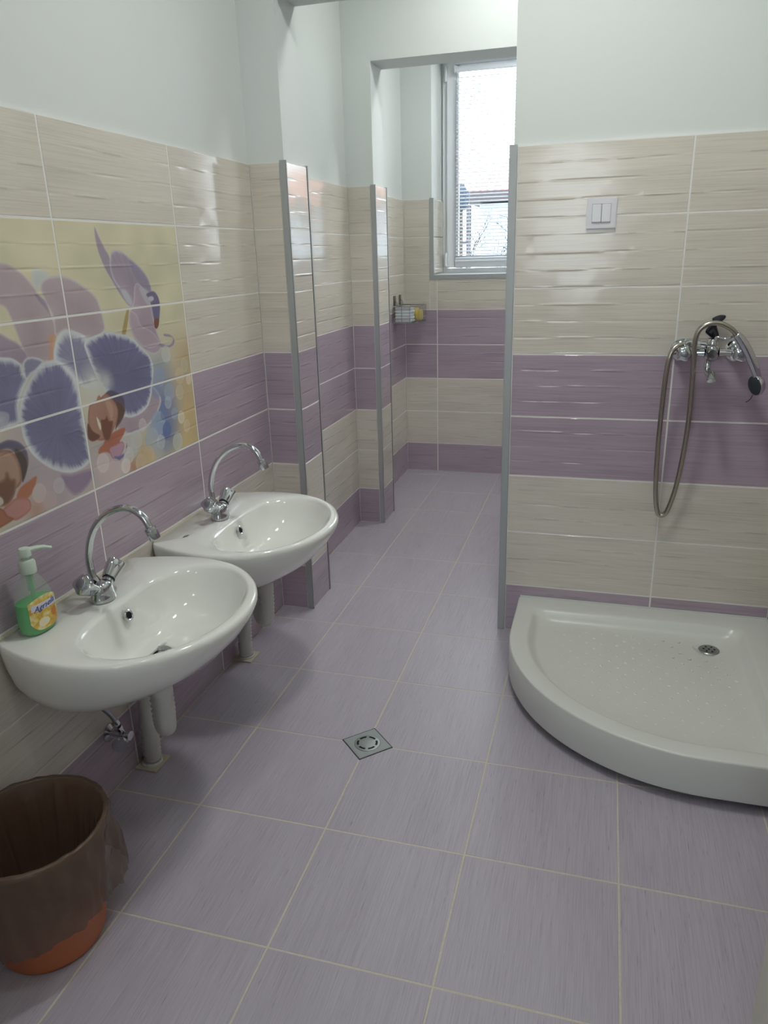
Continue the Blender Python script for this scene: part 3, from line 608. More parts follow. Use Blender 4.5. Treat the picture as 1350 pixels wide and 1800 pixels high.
# ------------------------------------------------------------------ washbasins
OUT = [(0,.224),(.012,.236),(.04,.248),(.1,.266),(.17,.276),(.235,.271),(.295,.250),(.345,.214),(.388,.165),(.418,.108),(.434,.052),(.439,0)]
INN = [(.133,0),(.135,.08),(.144,.142),(.168,.190),(.210,.219),(.260,.226),(.308,.213),(.349,.178),(.381,.128),(.402,.066),(.410,0)]
def star(poly, cx, N):
    """radius of a closed polygon seen from (cx,0) at N even angles"""
    out = []
    for k in range(N):
        a = 2*PI*(k+.5)/N; d = Vector((math.cos(a), math.sin(a))); best = 0
        for p, q in zip(poly, poly[1:]+poly[:1]):
            e = Vector((q[0]-p[0], q[1]-p[1])); w = Vector((p[0]-cx, p[1])); den = d.x*e.y-d.y*e.x
            if abs(den) < 1e-12: continue
            t = (w.x*e.y-w.y*e.x)/den; u = (w.x*d.y-w.y*d.x)/den
            if t > 0 and -1e-9 <= u <= 1+1e-9: best = max(best, t)
        out.append((cx+d.x*best, d.y*best))
    return out
def closed(half, back):
    top = [tuple(p[:2]) for p in smooth_path([(x, y, 0) for x, y in half], 6)]
    return top + [(x, -y) for x, y in top[::-1][1:]] if back else top[:-1] + [(x, -y) for x, y in top[::-1][:-1]]
NB = 128; CX = .235
o_out = star(closed(OUT, True), CX, NB); o_in = star(closed(INN, False), CX, NB)
def lerp2(a, b, t): return [(p[0]+(q[0]-p[0])*t, p[1]+(q[1]-p[1])*t) for p, q in zip(a, b)]
def sc(l, sx, sy): return [(x*sx, y*sy) for x, y in l]
def lift(l, z): return [(x, y, z if not callable(z) else z(x, y)) for x, y in l]
circ = lambda r, cx: [(cx+r*math.cos(2*PI*(k+.5)/NB), r*math.sin(2*PI*(k+.5)/NB)) for k in range(NB)]
DR = .215
def make_basin(label, y):
    t_ = thing('washbasin', label, 'washbasin', (0, y, 0), 'wall-hung washbasins')
    L = []
    und = [(.46,.46,-.176),(.52,.60,-.171),(.62,.74,-.158),(.73,.84,-.136),(.84,.915,-.104),(.93,.965,-.064),(.984,.993,-.030),(1.0,1.0,-.014)]
    L.append(lift(sc(circ(.02, .2), 1, 1), -.178))
    for sx, sy, z in und: L.append(lift(sc(o_out, sx, sy), z))
    L.append(lift(sc(o_out, .998, .998), -.006)); L.append(lift(sc(o_out, .990, .989), -.0015)); L.append(lift(sc(o_out, .978, .975), .0))
    # deck: a little dip behind the rim, tap ledge at the wall
    m1 = lerp2(sc(o_out, .975, .972), o_in, .55); L.append(lift(m1, -.001)); L.append(lift(lerp2(sc(o_out, .975, .972), o_in, .90), -.0025))
    L.append(lift(o_in, -.007))
    inn = [(.975,-.014),(.945,-.026),(.90,-.045),(.84,-.068),(.75,-.089),(.62,-.104),(.46,-.113),(.30,-.118),(.17,-.1208)]
    for s_, z in inn:
        c = .262*(s_**.8)+DR*(1-s_**.8); L.append(lift([(c+(x-.262)*s_, yy*s_) for x, yy in o_in], z))
    L.append(lift(circ(.031, DR), -.1215)); L.append(lift(circ(.0305, DR), -.124)); L.append(lift(circ(.021, DR), -.15))
    b = MB().loops(L, cap0=True, cap1=True)
    v = [Vector(p)+Vector((0,0,.57)) for p in b.v]; b.v = [tuple(p) for p in v]
    b.build('basin_body', M_CERAMIC, t_, True)
    MB().lathe([(.0300,-.003),(.0300,.0015),(.0285,.0030),(.019,.0020),(.0165,-.002)], 32, (DR,0,.448)).build('waste_ring', M_STEEL, t_, True, 40)
    gp = MB()
    gp.lathe([(.0165,-.012),(.0165,-.009)], 24, (DR,0,.448)); gp.build('waste_hole', M_DARK, t_)
    n = Vector((1, 0, .38)).normalized(); c = Vector((.1475, 0, .535))
    MB().lathe([(.0135,0),(.0135,.003),(.011,.0045),(.0085,.003),(.0085,.001)], 28, c, n).build('overflow_ring', M_CHROME, t_, True, 40)
    MB().lathe([(.0085,0),(.0085,.0016)], 20, c, n).build('overflow_hole', M_DARK, t_)
    return t_
b1 = make_basin('white ceramic washbasin in front, with the green soap bottle on its ledge', .295)
b2 = make_basin('white ceramic washbasin farther back, beside the first tiled pillar', .857)
b_ = MB().box(.062, .066, -.17, -.156, .5700, .5704).box(.066, .070, -.162, -.150, .5700, .5704); b_.build('printed_mark', mat('grey_print', rgb(90,92,100), .5), b2)
M_SEAL = mat('cream_silicone', rgb(206,200,184), .45)
for bb in (b1, b2): MB().box(.0003, .006, -.222, .222, .566, .5755, .001).build('sealant', M_SEAL, bb)

# ------------------------------------------------------------------ taps
def make_tap(label, y):
    t_ = thing('basin_tap', label, 'tap', (.088, y, .5700), 'chrome swan-neck taps')
    body = MB().lathe([(.026,0),(.0265,.003),(.0245,.009),(.0225,.020),(.0215,.030),(.018,.039),(.012,.043),(.0,.044)], 28, (0,0,0), sy=1.22)
    for s_ in (-1, 1):
        d = Vector((0, s_*math.cos(.62), math.sin(.62))); body.lathe([(.013,0),(.0125,.032)], 20, Vector((0,0,.018)), d)
    body.build('tap_body', M_CHROME, t_, True, 50)
    for s_ in (-1, 1):
        d = Vector((0, s_*math.cos(.62), math.sin(.62))); p = Vector((0,0,.018))+d*.034
        h = MB().lathe([(.013,0),(.018,.002),(.0195,.010),(.0225,.028),(.0245,.038),(.0235,.043),(.019,.0458),(.0,.046)], 40, p, d, lobes=4, depth=.20)
        h = h.build('tap_handle', M_CHROME, t_, True, 40)
        MB().lathe([(.0145,-.0015),(.0145,.002)], 20, p, d).build('handle_seal', M_BLACK, h)
        MB().lathe([(.011,.0455),(.011,.0478),(.0095,.0488),(0,.049)], 24, p, d).build('handle_cap', M_STEEL, h, True, 40)
    path = [(-.014,0,.036),(-.019,0,.055),(-.022,0,.085),(-.018,0,.115),(-.006,0,.150),(.015,0,.182),(.046,0,.208),(.082,0,.222),(.112,0,.219),(.134,0,.203),(.146,0,.180)]
    P = smooth_path(path, 8)
    sp = MB().tube([P[0]-Vector((-.004,0,.004)), P[0]]+P[1:8], [.0135,.0130]+[.0125-.0005*k for k in range(7)], 16).tube(P[6:], .0080, 16)
    sp = sp.build('spout', M_CHROME, t_, True, 50)
    d = (P[-1]-P[-4]).normalized()
    MB().lathe([(.0095,-.004),(.0130,-.002),(.0130,.004),(.0118,.005),(.0128,.006),(.0128,.024),(.0118,.026),(.008,.026)], 24, P[-1], d).build('aerator', M_CHROME, sp, True, 40)
    return t_
make_tap('chrome swan-neck tap on the front washbasin beside the soap bottle', .297)
make_tap('chrome swan-neck tap on the farther washbasin near the pillar', .859)

# ------------------------------------------------------------------ waste pipes
def ribbed(P, r, amp, step):
    P = resample(smooth_path(P, 12), step/2); return P, [r+(amp if i % 2 else -amp) for i in range(len(P))]
def make_waste(label, y, dx=0):
    t_ = thing('waste_pipe', label, 'pipe', (0, y, 0), 'white flexible waste pipes')
    MB().lathe([(.027,.376),(.027,.3905),(.024,.391),(.024,.370),(.0245,.369),(.0245,.340),(.019,.339)][::-1], 28, (.205,0,0)).build('waste_nut', M_PVC, t_, True, 40)
    P, rr = ribbed([(.205,.0,.350),(.203,.004,.30),(.198,.008,.262),(.188,.02,.232),(.165,.045,.222),(.140,.075,.235),(.122,.098,.275),(.105,.115,.325),(.082,.130,.335),(.062,.142,.300),(.050,.150,.24),(.040,.156,.15),(.034,.158,.06),(.033,.158,.004)], .0218, .0026, .0130)
    MB().tube(P, rr, 18).build('ribbed_hose', M_PVC, t_, True)
    return t_
make_waste('white ribbed waste pipe looping under the front washbasin', .30)
make_waste('white ribbed waste pipe looping under the farther washbasin', .875)
for y, l in ((.452, 'cream floor plate around the front washbasin waste pipe'), (1.034, 'cream floor plate around the farther washbasin waste pipe')):
    t_ = thing('floor_plate', l, 'plate', (.034, y, 0), 'cream pipe plates')
    MB().box(-.033, .033, -.036, .036, .0002, .0035, .001).build('plate', mat('cream_plate', rgb(204,196,172), .6), t_)
    MB().lathe([(.027,.003),(.027,.008),(.0245,.010),(.0215,.008)], 28).build('collar', M_PVC, t_, True, 40)

# angle valve and braided feed hose under the front basin
v_ = thing('angle_valve', 'chrome angle valve on the wall below the front washbasin', 'valve', (0, .345, .165))
MB().lathe([(.024,.0005),(.024,.003),(.012,.010),(.012,.012)], 24, (0,0,0), (1,0,0)).build('wall_rosette', M_CHROME, v_, True, 40)
MB().lathe([(.009,.005),(.009,.050),(.012,.051),(.012,.062),(.0,.063)], 20, (0,0,0), (1,0,0)).lathe([(.0085,0),(.0085,.022),(.0105,.023),(.0105,.033)], 16, (.040,0,0), (-.1,-.35,1)).build('valve_body', M_CHROME, v_, True, 40)
MB().lathe([(.006,0),(.006,.014),(.020,.015),(.021,.020),(.020,.026),(.0,.027)], 36, (.040,-.012,-.004), (.5,-.8,-.1), lobes=8, depth=.12).build('valve_knob', M_CHROME, v_, True, 40)
fh = thing('feed_hose', 'thin braided steel hose from the angle valve up to the front washbasin', 'hose', (0, .295, 0))
P = resample(smooth_path([(.037,.040,.203),(.034,.020,.245),(.035,-.02,.30),(.050,-.06,.35),(.070,-.05,.41),(.080,-.02,.45)], 10), .003)
MB().tube(P, [.0058+(.0005 if i % 2 else 0) for i in range(len(P))], 10).build('braided_hose', M_STEEL, fh, True)
MB().tube(P[:6], .0078, 6).build('hose_nut', M_CHROME, fh)

# ------------------------------------------------------------------ soap bottle
BH = 0.0
t_ = thing('soap_bottle', 'clear pump bottle half full of green liquid soap on the front washbasin', 'bottle', (.047, .137, .5702), rz=-.06); t_.scale = (.96, .94, .86)
def oval(prof, n=40, sc_=1.0):
    L = []
    for a, b, z in prof: L.append([(b*sc_*math.copysign(abs(math.cos(t))**.85, math.cos(t)), a*sc_*math.copysign(abs(math.sin(t))**.85, math.sin(t)), z) for t in [2*PI*k/n for k in range(n)]])
    return L
prof = [(.034,.020,0),(.040,.025,.002),(.0445,.0265,.010),(.047,.0275,.035),(.047,.0275,.060),(.0445,.027,.082),(.039,.0255,.102),(.030,.022,.122),(.020,.0175,.138),(.0135,.0135,.148),(.0125,.0125,.160)]
shell = see_through(mat('clear_plastic', rgb(225,235,228), .08), .80, (.97,.99,.97,1))
liq = see_through(mat('green_soap', rgb(58,200,92), .12), .30, (.35,.9,.45,1))
MB().loops(oval(prof), True, False).build('bottle_body', shell, t_, True)
lp = [(a-.0013, b-.0013, z+.0012) for a, b, z in prof[:5]]+[(.0437,.0258,.080)]
MB().loops(oval(lp), True, True).build('liquid_soap', liq, t_, True, 50)
M_PUMP = mat('pale_pump_plastic', rgb(206,222,206), .35)
MB().lathe([(.0165,.150),(.0172,.152),(.0172,.176),(.0150,.182),(.006,.183),(.006,.192)], 30).build('pump_collar', M_PUMP, t_, True, 40)
hd = MB().lathe([(.0095,.190),(.0125,.192),(.0135,.204),(.011,.211),(.0,.213)], 24)
hd.tube(smooth_path([(.0,.0,.204),(.012,.016,.206),(.022,.030,.205),(.031,.043,.199)], 5), [.0085]*4+[.0075]*4+[.0065]*4+[.005]*4, 12, flat=.7)
hd.build('pump_head', M_PUMP, t_, True, 50)
MB().tube([(0,0,.015),(0,0,.155)], .0035, 10).tube([(0,0,.105),(0,0,.15)], .0075, 12).build('dip_tube', see_through(mat('green_tube', rgb(120,205,140), .2), .45), t_, True, 50)
# wrap label round the front (+x) side
def wrap(u, z, off):
    a = .0472+off; b = .0277+off; t = max(-1.35, min(1.35, u/.045)); k = 1.0 if z < .08 else 1-.55*((z-.08)/.06)
    return (b*math.copysign(abs(math.cos(t))**.85, math.cos(t))*k, a*math.copysign(abs(math.sin(t))**.85, math.sin(t))*k, z)
def label_sheet(name, f_edge, m, off, parent, u0=-.040, u1=.040, nu=24, nz=14):
    v, f = [], []
    for i in range(nz+1):
        for j in range(nu+1):
            u = u0+(u1-u0)*j/nu; z0, z1 = f_edge(u); z = z0+(z1-z0)*i/nz; v.append(wrap(u, z, off))
    for i in range(nz):
        for j in range(nu): a = i*(nu+1)+j; f.append((a, a+1, a+nu+2, a+nu+1))
    return mesh_obj(name, v, f, m, parent, True)
m_lab = mat('yellow_label', rgb(222,190,84), .35); q = NT(m_lab); co = q.n('ShaderNodeTexCoord').outputs['Object']
fz = q.noise(co, 55, 2); c = q.ramp(fz, [(.35, rgb(206,160,66)), (.5, rgb(226,196,96)), (.62, rgb(232,222,176))]); q.l(c, q.b.inputs['Base Color'])
edge = lambda u: (.012+.022*max(0,(abs(u)/.04))**3, .094-.010*max(0,(abs(u)/.04))**2)
lb = label_sheet('front_label', edge, m_lab, .0006, t_); lab(lb, 'yellow wrap label with blue lettering')
label_sheet('label_panel', lambda u: (.062-.002*u/.03, .080+.10*u*0), mat('pale_panel', rgb(214,214,226), .4), .0009, lb, -.033, .034)
label_sheet('fruit_print', lambda u: (.030-.010*math.sqrt(max(0,1-((u+.008)/.012)**2)), .030+.012*math.sqrt(max(0,1-((u+.008)/.012)**2))), mat('pale_fruit', rgb(236,226,190), .4), .0009, lb, -.0199, .0039, 14, 6)
label_sheet('fruit_print', lambda u: (.044-.012*math.sqrt(max(0,1-((u-.020)/.010)**2)), .044+.012*math.sqrt(max(0,1-((u-.020)/.010)**2))), mat('orange_fruit', rgb(206,132,48), .4), .0010, lb, .0101, .0299, 14, 6)
cu = bpy.data.curves.new('lettering', 'FONT'); cu.body = 'Agnella'; cu.size = .0192; cu.shear = .35; cu.align_x = 'CENTER'; cu.offset = .0003; cu.resolution_u = 3
tmp = bpy.data.objects.new('lettering', cu); COL.objects.link(tmp); bpy.context.view_layer.update()
me = bpy.data.meshes.new_from_object(tmp.evaluated_get(bpy.context.evaluated_depsgraph_get())); bpy.data.objects.remove(tmp)
for v in me.vertices: v.co = wrap(v.co.x*.95, v.co.y+.0645+.10*v.co.x*.6*0+v.co.x*.12, .0014)
me.materials.clear(); me.materials.append(mat('blue_ink', rgb(72,84,160), .4)); lt = bpy.data.objects.new('lettering', me); COL.objects.link(lt); lt.parent = lb

# ------------------------------------------------------------------ waste bin and bag
t_ = thing('waste_bin', 'orange plastic waste bin on the floor below the front washbasin', 'bin', (.140, -.078, 0))
m_bin = mat('orange_plastic', rgb(188,108,66), .45)
MB().lathe([(.0,.0),(.092,.0),(.099,.004),(.102,.012),(.134,.262),(.138,.266),(.138,.272),(.133,.273),(.130,.262),(.099,.014),(.0,.012)], 64).build('bin_body', m_bin, t_, True, 60)
def bag():
    N = 160; L = []
    def nn(a, b, c): return mnoise.noise(Vector((a, b, c)))
    prof = [(.02,.05,0),(.085,.055,0),(.100,.12,0),(.115,.19,0),(.1235,.235,0),(.1275,.262,0),(.131,.2745,0),(.136,.2785,0),(.141,.2755,0),(.1435,.266,1)]
    for i, (r, z, o) in enumerate(prof):
        l = []
        for k in range(N):
            t = 2*PI*k/N; c, s_ = math.cos(t), math.sin(t)
            w = -.003-abs(nn(c*5, s_*5, z*6))*.006-abs(nn(c*13, s_*13, z*1.5))*.016*min(1, (.27-z)/.06+.15)
            if i >= 5: w = abs(nn(c*9, s_*9, 3))*.0015+(.0008 if i > 5 else -.0005)
            l.append(((r+w)*c, (r+w)*s_, z+(nn(c*6, s_*6, 9)*.004 if z > .25 else 0)))
        L.append(l)
    for i in range(1, 15):
        u = i/14; l = []
        for k in range(N):
            t = 2*PI*k/N; c, s_ = math.cos(t), math.sin(t)
            hem = .116+.020*nn(c*2.1, s_*2.1, 1)+.012*nn(c*7, s_*7, 4)
            dl = (t-math.radians(300)+PI) % (2*PI)-PI           # a deeper tongue of film towards the room
            hem -= .030*math.exp(-(dl/.35)**2)
            ext = .012+.014*nn(c*1.7+5, s_*1.7, 2)
            r = .1445-.010*u+ext*math.sin(min(1, u*1.15)*PI*.5)**1.2+.009*nn(c*6, s_*6, u*2.5)+.007*nn(c*15, s_*15, u*3)*min(1, u*2)
            zz = .266-u*(.266-hem); r = max(r, .102+.032*zz/.262+.005, .1415 if zz > .25 else 0)
            l.append((r*c, r*s_, .266-u*(.266-hem)))
        L.append(l)
    return MB().loops(L, True, False)
m_bag = see_through(speckle(mat('smoky_plastic_film', rgb(110,94,80), .24), 20, .40, .010, rgb(84,70,60)), .30, (.75,.65,.6,1))
g = bag().build('bin_bag', m_bag, None, True)
g.location = (.140, -.078, .001); g['label'] = 'smoky brown plastic bag lining the orange bin and folded over its rim'; g['category'] = 'bag'

# ------------------------------------------------------------------ floor drain
t_ = thing('floor_drain', 'square steel floor drain with ring slots set diagonally in the floor tiles', 'drain', (.578, .671, 0), rz=PI/4)
m_dr = mat('dull_steel', rgb(160,166,164), .38, .6)
MB().box(-.0495, .0495, -.0495, .0495, -.004, .0014, .0004).build('drain_frame', m_dr, t_)
fr = MB()
for a, b, c, d in ((-.052,.052,-.052,-.0495),(-.052,.052,.0495,.052),(-.052,-.0495,-.0495,.0495),(.0495,.052,-.0495,.0495)): fr.box(a, b, c, d, -.002, .0009)
fr.build('edge_joint', M_GAP, t_)
MB().lathe([(.0355,.0012),(.0355,.0020),(.034,.0026),(.0,.0030)], 48).build('grate', m_dr, t_, True, 30)
MB().lathe([(.0362,.0013),(.0362,.0016)], 48).build('ring_joint', M_GAP, t_)
for k in range(6):
    a0 = 2*PI*k/6+.12; v, f = [], []
    for j in range(9):
        a = a0+j/8*(2*PI/6-.30); w = .0030
        for r in (.0265-w, .0265+w): v.append((r*math.cos(a), r*math.sin(a), .0031))
    f = [(2*j, 2*j+1, 2*j+3, 2*j+2) for j in range(8)]; n0 = len(v); v += [(x, y, z-.0008) for x, y, z in v]; f += [tuple(i+n0 for i in q[::-1]) for q in f]
    f += [(0, n0, n0+1, 1)]; mesh_obj('slot', v, f, M_DARK, t_)

# ------------------------------------------------------------------ shower tray
t_ = thing('shower_tray', 'white quadrant shower tray with curved front in the corner by the right wall', 'shower tray', (0, 0, 0))
def tray_outline(inset_l, inset_b, r_in, n=24):
    x0, y0 = .911+inset_l, .630+inset_l; x1, y1 = XR-.0005-inset_b, Y1-.0005-inset_b
    R = .55-inset_l; cx, cy = .911+.55, .630+.55; p = []
    for k in range(n+1): a = PI+PI/2*k/n; p.append((cx+R*math.cos(a), cy+R*math.sin(a)))
    def corner(c0, c1, r, a0):
        return [(c0+r*math.cos(a0+PI/2*k/8), c1+r*math.sin(a0+PI/2*k/8)) for k in range(9)]
    r = r_in
    p += corner(x1-r, y0+r, r, -PI/2) + corner(x1-r, y1-r, r, 0) + corner(x0+r, y1-r, r, PI/2)
    return p
H = .135; L = []
for il, ib, r, z in ((.012,.004,.006,.022),(.004,.001,.006,.024),(.001,.0,.006,.03),(.0,.0,.006,.129),(.0008,.0,.007,.1325),(.0028,.001,.008,.1345),(.006,.003,.010,H),(.050,.078,.03,H+.0005),(.056,.084,.035,H-.001),(.062,.090,.04,H-.006),(.070,.098,.045,H-.020),(.076,.104,.05,H-.030),(.090,.116,.055,H-.034)):
    L.append([(x, y, z) for x, y in tray_outline(il, ib, r)])
cxm, cym = 1.52, 1.262
n_ = len(L[0])
def rad_loop(r, z):
    out = []
    for x, y, _ in L[12]:
        d = Vector((x-cxm, y-cym)).normalized(); out.append((cxm+d.x*r, cym+d.y*r, z))
    return out
for t in (.3,.65):
    L.append([(x+(a-x)*t, y+(b-y)*t, H-.034-.0035*t) for (x, y, z), (a, b, c) in zip(L[12], rad_loop(.052, 0))])
L += [rad_loop(.052, H-.0385), rad_loop(.047, H-.0395), rad_loop(.042, H-.044), rad_loop(.0, H-.044)]
MB().loops(L, False, False).build('tray_body', M_ACRYL, t_, True, 45)
MB().loops([[(x, y, z) for x, y in tray_outline(.055,.02,.02)] for z in (.0005,.03)], True, True).build('tray_support', mat('dark_support', rgb(84,74,66), .8), t_)
MB().lathe([(.031,0),(.031,.002),(.029,.0035),(.0,.004)], 36, (cxm, cym, H-.0445)).build('drain_cover', M_STEEL, t_, True, 30)
hb = MB()
for k in range(7):
    r, a = (0, 0) if k == 0 else (.016, 2*PI*k/6)
    hb.lathe([(.0034,0),(.0034,.0006)], 10, (cxm+r*math.cos(a), cym+r*math.sin(a), H-.0406))
hb.build('drain_hole', M_DARK, t_)
bp_ = MB()
for i in range(-4, 16):
    for j in range(-2, 20):
        x, y = .985+i*.047+(j % 2)*.0235, .70+j*.034
        if x > 1.58 or y > 1.28 or x < .99: continue
        if x < 1.461 and y < 1.18 and math.hypot(x-1.461, y-1.18) > .44: continue
        if math.hypot(x-cxm, y-cym) < .075 or y < .73: continue
        bp_.lathe([(.0056,-.0012),(.0046,.0008),(.0018,.0022)], 8, (x, y, H-.036))
o = bp_.build('anti_slip_bumps', M_ACRYL, t_, True); o['kind'] = 'stuff'
MB().box(.915, XR, Y1-.004, Y1-.0003, H-.004, H+.006, .001).box(XR-.004, XR-.0003, .64, Y1, H-.004, H+.006, .001).build('sealant', mat('white_silicone', rgb(222,226,222), .4), t_)

# ------------------------------------------------------------------ shower mixer (wall face at y = Y1)
MXX, MXZ = 1.443, .996; YW = Y1
t_ = thing('shower_mixer', 'chrome two-handle shower mixer on the right-hand purple tiles', 'mixer', (MXX, YW, MXZ))
AY = -.062
for s_ in (-1, 1):
    MB().lathe([(.0335,.0004),(.0335,.004),(.026,.013),(.014,.018),(.014,.026)], 36, (s_*.0750,0,0), (0,-1,0)).build('wall_rosette', M_CHROME, t_, True, 35)
    MB().lathe([(.012,.02),(.0165,.022),(.0165,.032),(.013,.034),(.0135,.070),(.011,.073)], 24, (s_*.0750,0,0), (0,-1,0)).build('connector', M_CHROME, t_, True, 35)
    h = MB().lathe([(.014,.062),(.019,.066),(.0235,.074),(.0245,.086),(.022,.093),(.0165,.096),(.0,.0965)], 48, (s_*.0755,0,0), (0,-1,0), lobes=5, depth=.14).build('handle', M_CHROME, t_, True, 35)
    MB().lathe([(.0095,.0955),(.0095,.098),(.008,.0995),(0,.1)], 24, (s_*.0755,0,0), (0,-1,0)).build('handle_cap', M_STEEL, h, True, 35)
MB().tube([(-.062,AY,0),(-.02,AY,0)], [.0085,.0125], 18).tube([(.02,AY,0),(.062,AY,0)], [.0125,.0085], 18).lathe([(.0,-.026),(.010,-.025),(.019,-.018),(.022,0),(.019,.018),(.010,.025),(.0,.026)], 28, (0,AY,0)).build('mixer_body', M_CHROME, t_, True, 40)
MB().lathe([(.012,.0),(.012,.018),(.0145,.020),(.0145,.031),(.012,.034),(0,.0345)], 24, (0,AY,0), (0,-1,0)).build('diverter_cap', M_CHROME, t_, True, 35)
MB().lathe([(.010,.016),(.0155,.020),(.0165,.034),(.013,.040),(.0,.041)], 24, (0,AY,0), (0,0,1)).build('diverter_knob', M_CHROME, t_, True, 35)
sp = MB().tube(smooth_path([(-.006,AY,-.015),(-.008,AY-.002,-.04),(-.006,AY-.014,-.056),(.002,AY-.040,-.066)], 6), .0095, 16).lathe([(.0125,-.012),(.0125,.004),(.0135,.005),(.0135,.014),(.010,.016)], 24, (.002,AY-.040,-.066), (.1,-.75,-.65))
sp.build('bath_spout', M_CHROME, t_, True, 40)
MB().tube([(-.012,AY,.02),(-.022,AY,.024),(-.060,AY,.026)], .0078, 14).tube([(-.034,AY,.025),(-.044,AY,.0255)], .0105, 8).build('hose_outlet', M_CHROME, t_, True, 40)
MB().tube(smooth_path([(.006,AY,.036),(.010,AY-.005,.044),(.030,AY-.012,.040),(.046,AY-.016,.046)], 6), .0042, 10).tube(smooth_path([(.046,AY-.016,.046),(.050,AY-.028,.052),(.060,AY-.026,.062),(.062,AY-.014,.060)], 5), .0036, 8).build('handset_cradle', M_CHROME, t_, True)

def px(u, v, yoff):
    """a point on the plane y = wall - yoff given in scene metres (x, z)"""
    return (u, YW-yoff, v)
t_ = thing('shower_hose', 'long ribbed steel hose hanging in a loop from the shower mixer', 'hose', (0,0,0))
hp = [px(1.382,1.022,.062), px(1.365,1.021,.066), px(1.345,1.014,.072), px(1.332,.996,.078), px(1.325,.955,.078), px(1.322,.86,.066), px(1.322,.72,.050), px(1.326,.60,.040), px(1.332,.530,.034), px(1.342,.487,.030), px(1.356,.480,.030), px(1.370,.500,.032), px(1.386,.575,.040), px(1.396,.68,.052), px(1.400,.80,.068), px(1.397,.91,.085), px(1.393,.985,.098), px(1.391,1.035,.104), px(1.400,1.066,.106), px(1.425,1.082,.106), px(1.455,1.081,.106), px(1.482,1.067,.104), px(1.500,1.049,.101)]
P = resample(smooth_path(hp, 14), .0021)
MB().tube(P, [.0072+(.0006 if i % 2 else -.0004) for i in range(len(P))], 12).build('ribbed_hose', M_HOSE, t_, True)
MB().tube([P[0]+Vector((.008,0,0)), P[0], P[5], P[9]], [.0095,.0105,.0105,.009], 12).build('hose_nut', M_CHROME, t_, True, 40)
t_ = thing('hand_shower', 'chrome hand shower with a dark spray face hooked over the mixer', 'hand shower', (0,0,0))
hs = [px(1.497,1.052,.102), px(1.508,1.041,.101), px(1.523,1.020,.100), px(1.540,.990,.099), px(1.556,.958,.098), px(1.566,.932,.098)]
P = smooth_path(hs, 6); n = len(P)
MB().tube(P, [.0105+.0035*math.sin(PI*i/(n-1)) for i in range(n)], 18).build('handle', M_CHROME, t_, True)
ax = Vector((-.86, -.42, -.20)).normalized(); hc = Vector(px(1.569, .910, .094))
MB().lathe([(.0,-.017),(.012,-.0165),(.023,-.011),(.0295,-.002),(.0305,.004),(.0285,.008)], 36, hc, ax).build('spray_head', M_CHROME, t_, True, 50)
MB().lathe([(.0275,.006),(.0275,.0095),(.024,.0115),(.0,.012)], 36, hc, ax).build('spray_face', mat('dark_grey_rubber', rgb(50,56,60), .5), t_, True, 40)
MB().tube(smooth_path([tuple(hc+ax*.010+Vector((0,0,-.026))), tuple(hc+ax*.014+Vector((0,0,-.034))), tuple(hc+ax*.022+Vector((0,0,-.040))), tuple(hc+ax*.030+Vector((0,0,-.041)))], 4), .0012, 6).build('loose_thread', M_BLACK, t_, True)

# black rag behind the hose
def rag():
    out = [(1.4400,1.0900),(1.4560,1.0985),(1.4720,1.0985),(1.4755,1.0935),(1.4700,1.0870),(1.4600,1.0850),(1.4520,1.0780),(1.4560,1.0600),(1.4620,1.0430),(1.4600,1.0280),(1.4480,1.0320),(1.4330,1.0420),(1.4240,1.0520),(1.4300,1.0640),(1.4370,1.0740),(1.4460,1.0830)]
    out = [(p.x, p.z) for p in smooth_path([(x, 0, z) for x, z in out+out[:1]], 4)][:-1]
    c = (1.446, 1.062); n = len(out); L = []
    for layer, (s_, y) in enumerate(((.02,.030),(.35,.034),(.7,.034),(.95,.030),(1.0,.024),(.95,.018),(.6,.014),(.02,.012))):
        l = []
        for x, z in out:
            xx, zz = c[0]+(x-c[0])*s_, c[1]+(z-c[1])*s_
            w = mnoise.noise(Vector((xx*120, zz*120, layer*.4)))*.006; l.append((xx, YW-y-w, zz))
        L.append(l)
    return MB().loops(L, True, True)
o = rag().build('rag', mat('black_cloth', rgb(34,35,40), .75), None, True, 40)
o['label'] = 'small crumpled black rag tucked behind the shower hose'; o['category'] = 'rag'

# ------------------------------------------------------------------ light switch
t_ = thing('light_switch', 'white double rocker light switch on the beige tiles right of the opening', 'switch', (1.110, Y1, 1.3865))
MB().box(-.0425, .0425, -.0090, -.0002, -.0425, .0425, .0025).build('switch_plate', mat('white_switch_plastic', rgb(226,224,228), .35), t_)
for s_ in (-1, 1):
    o = MB().box(-.0124, .0124, -.0045, .0, -.0245, .0245, .0012).build('rocker', mat('white_rocker_plastic', rgb(234,234,238), .3), t_); o.location = (s_*.0133, -.0095, .001); o.rotation_euler = (.045, 0, 0)

MB().box(-.0264, .0264, -.0094, -.0088, -.0245, .0266, 0).build('rocker_recess', mat('grey_gap', rgb(160,160,164), .8), t_)
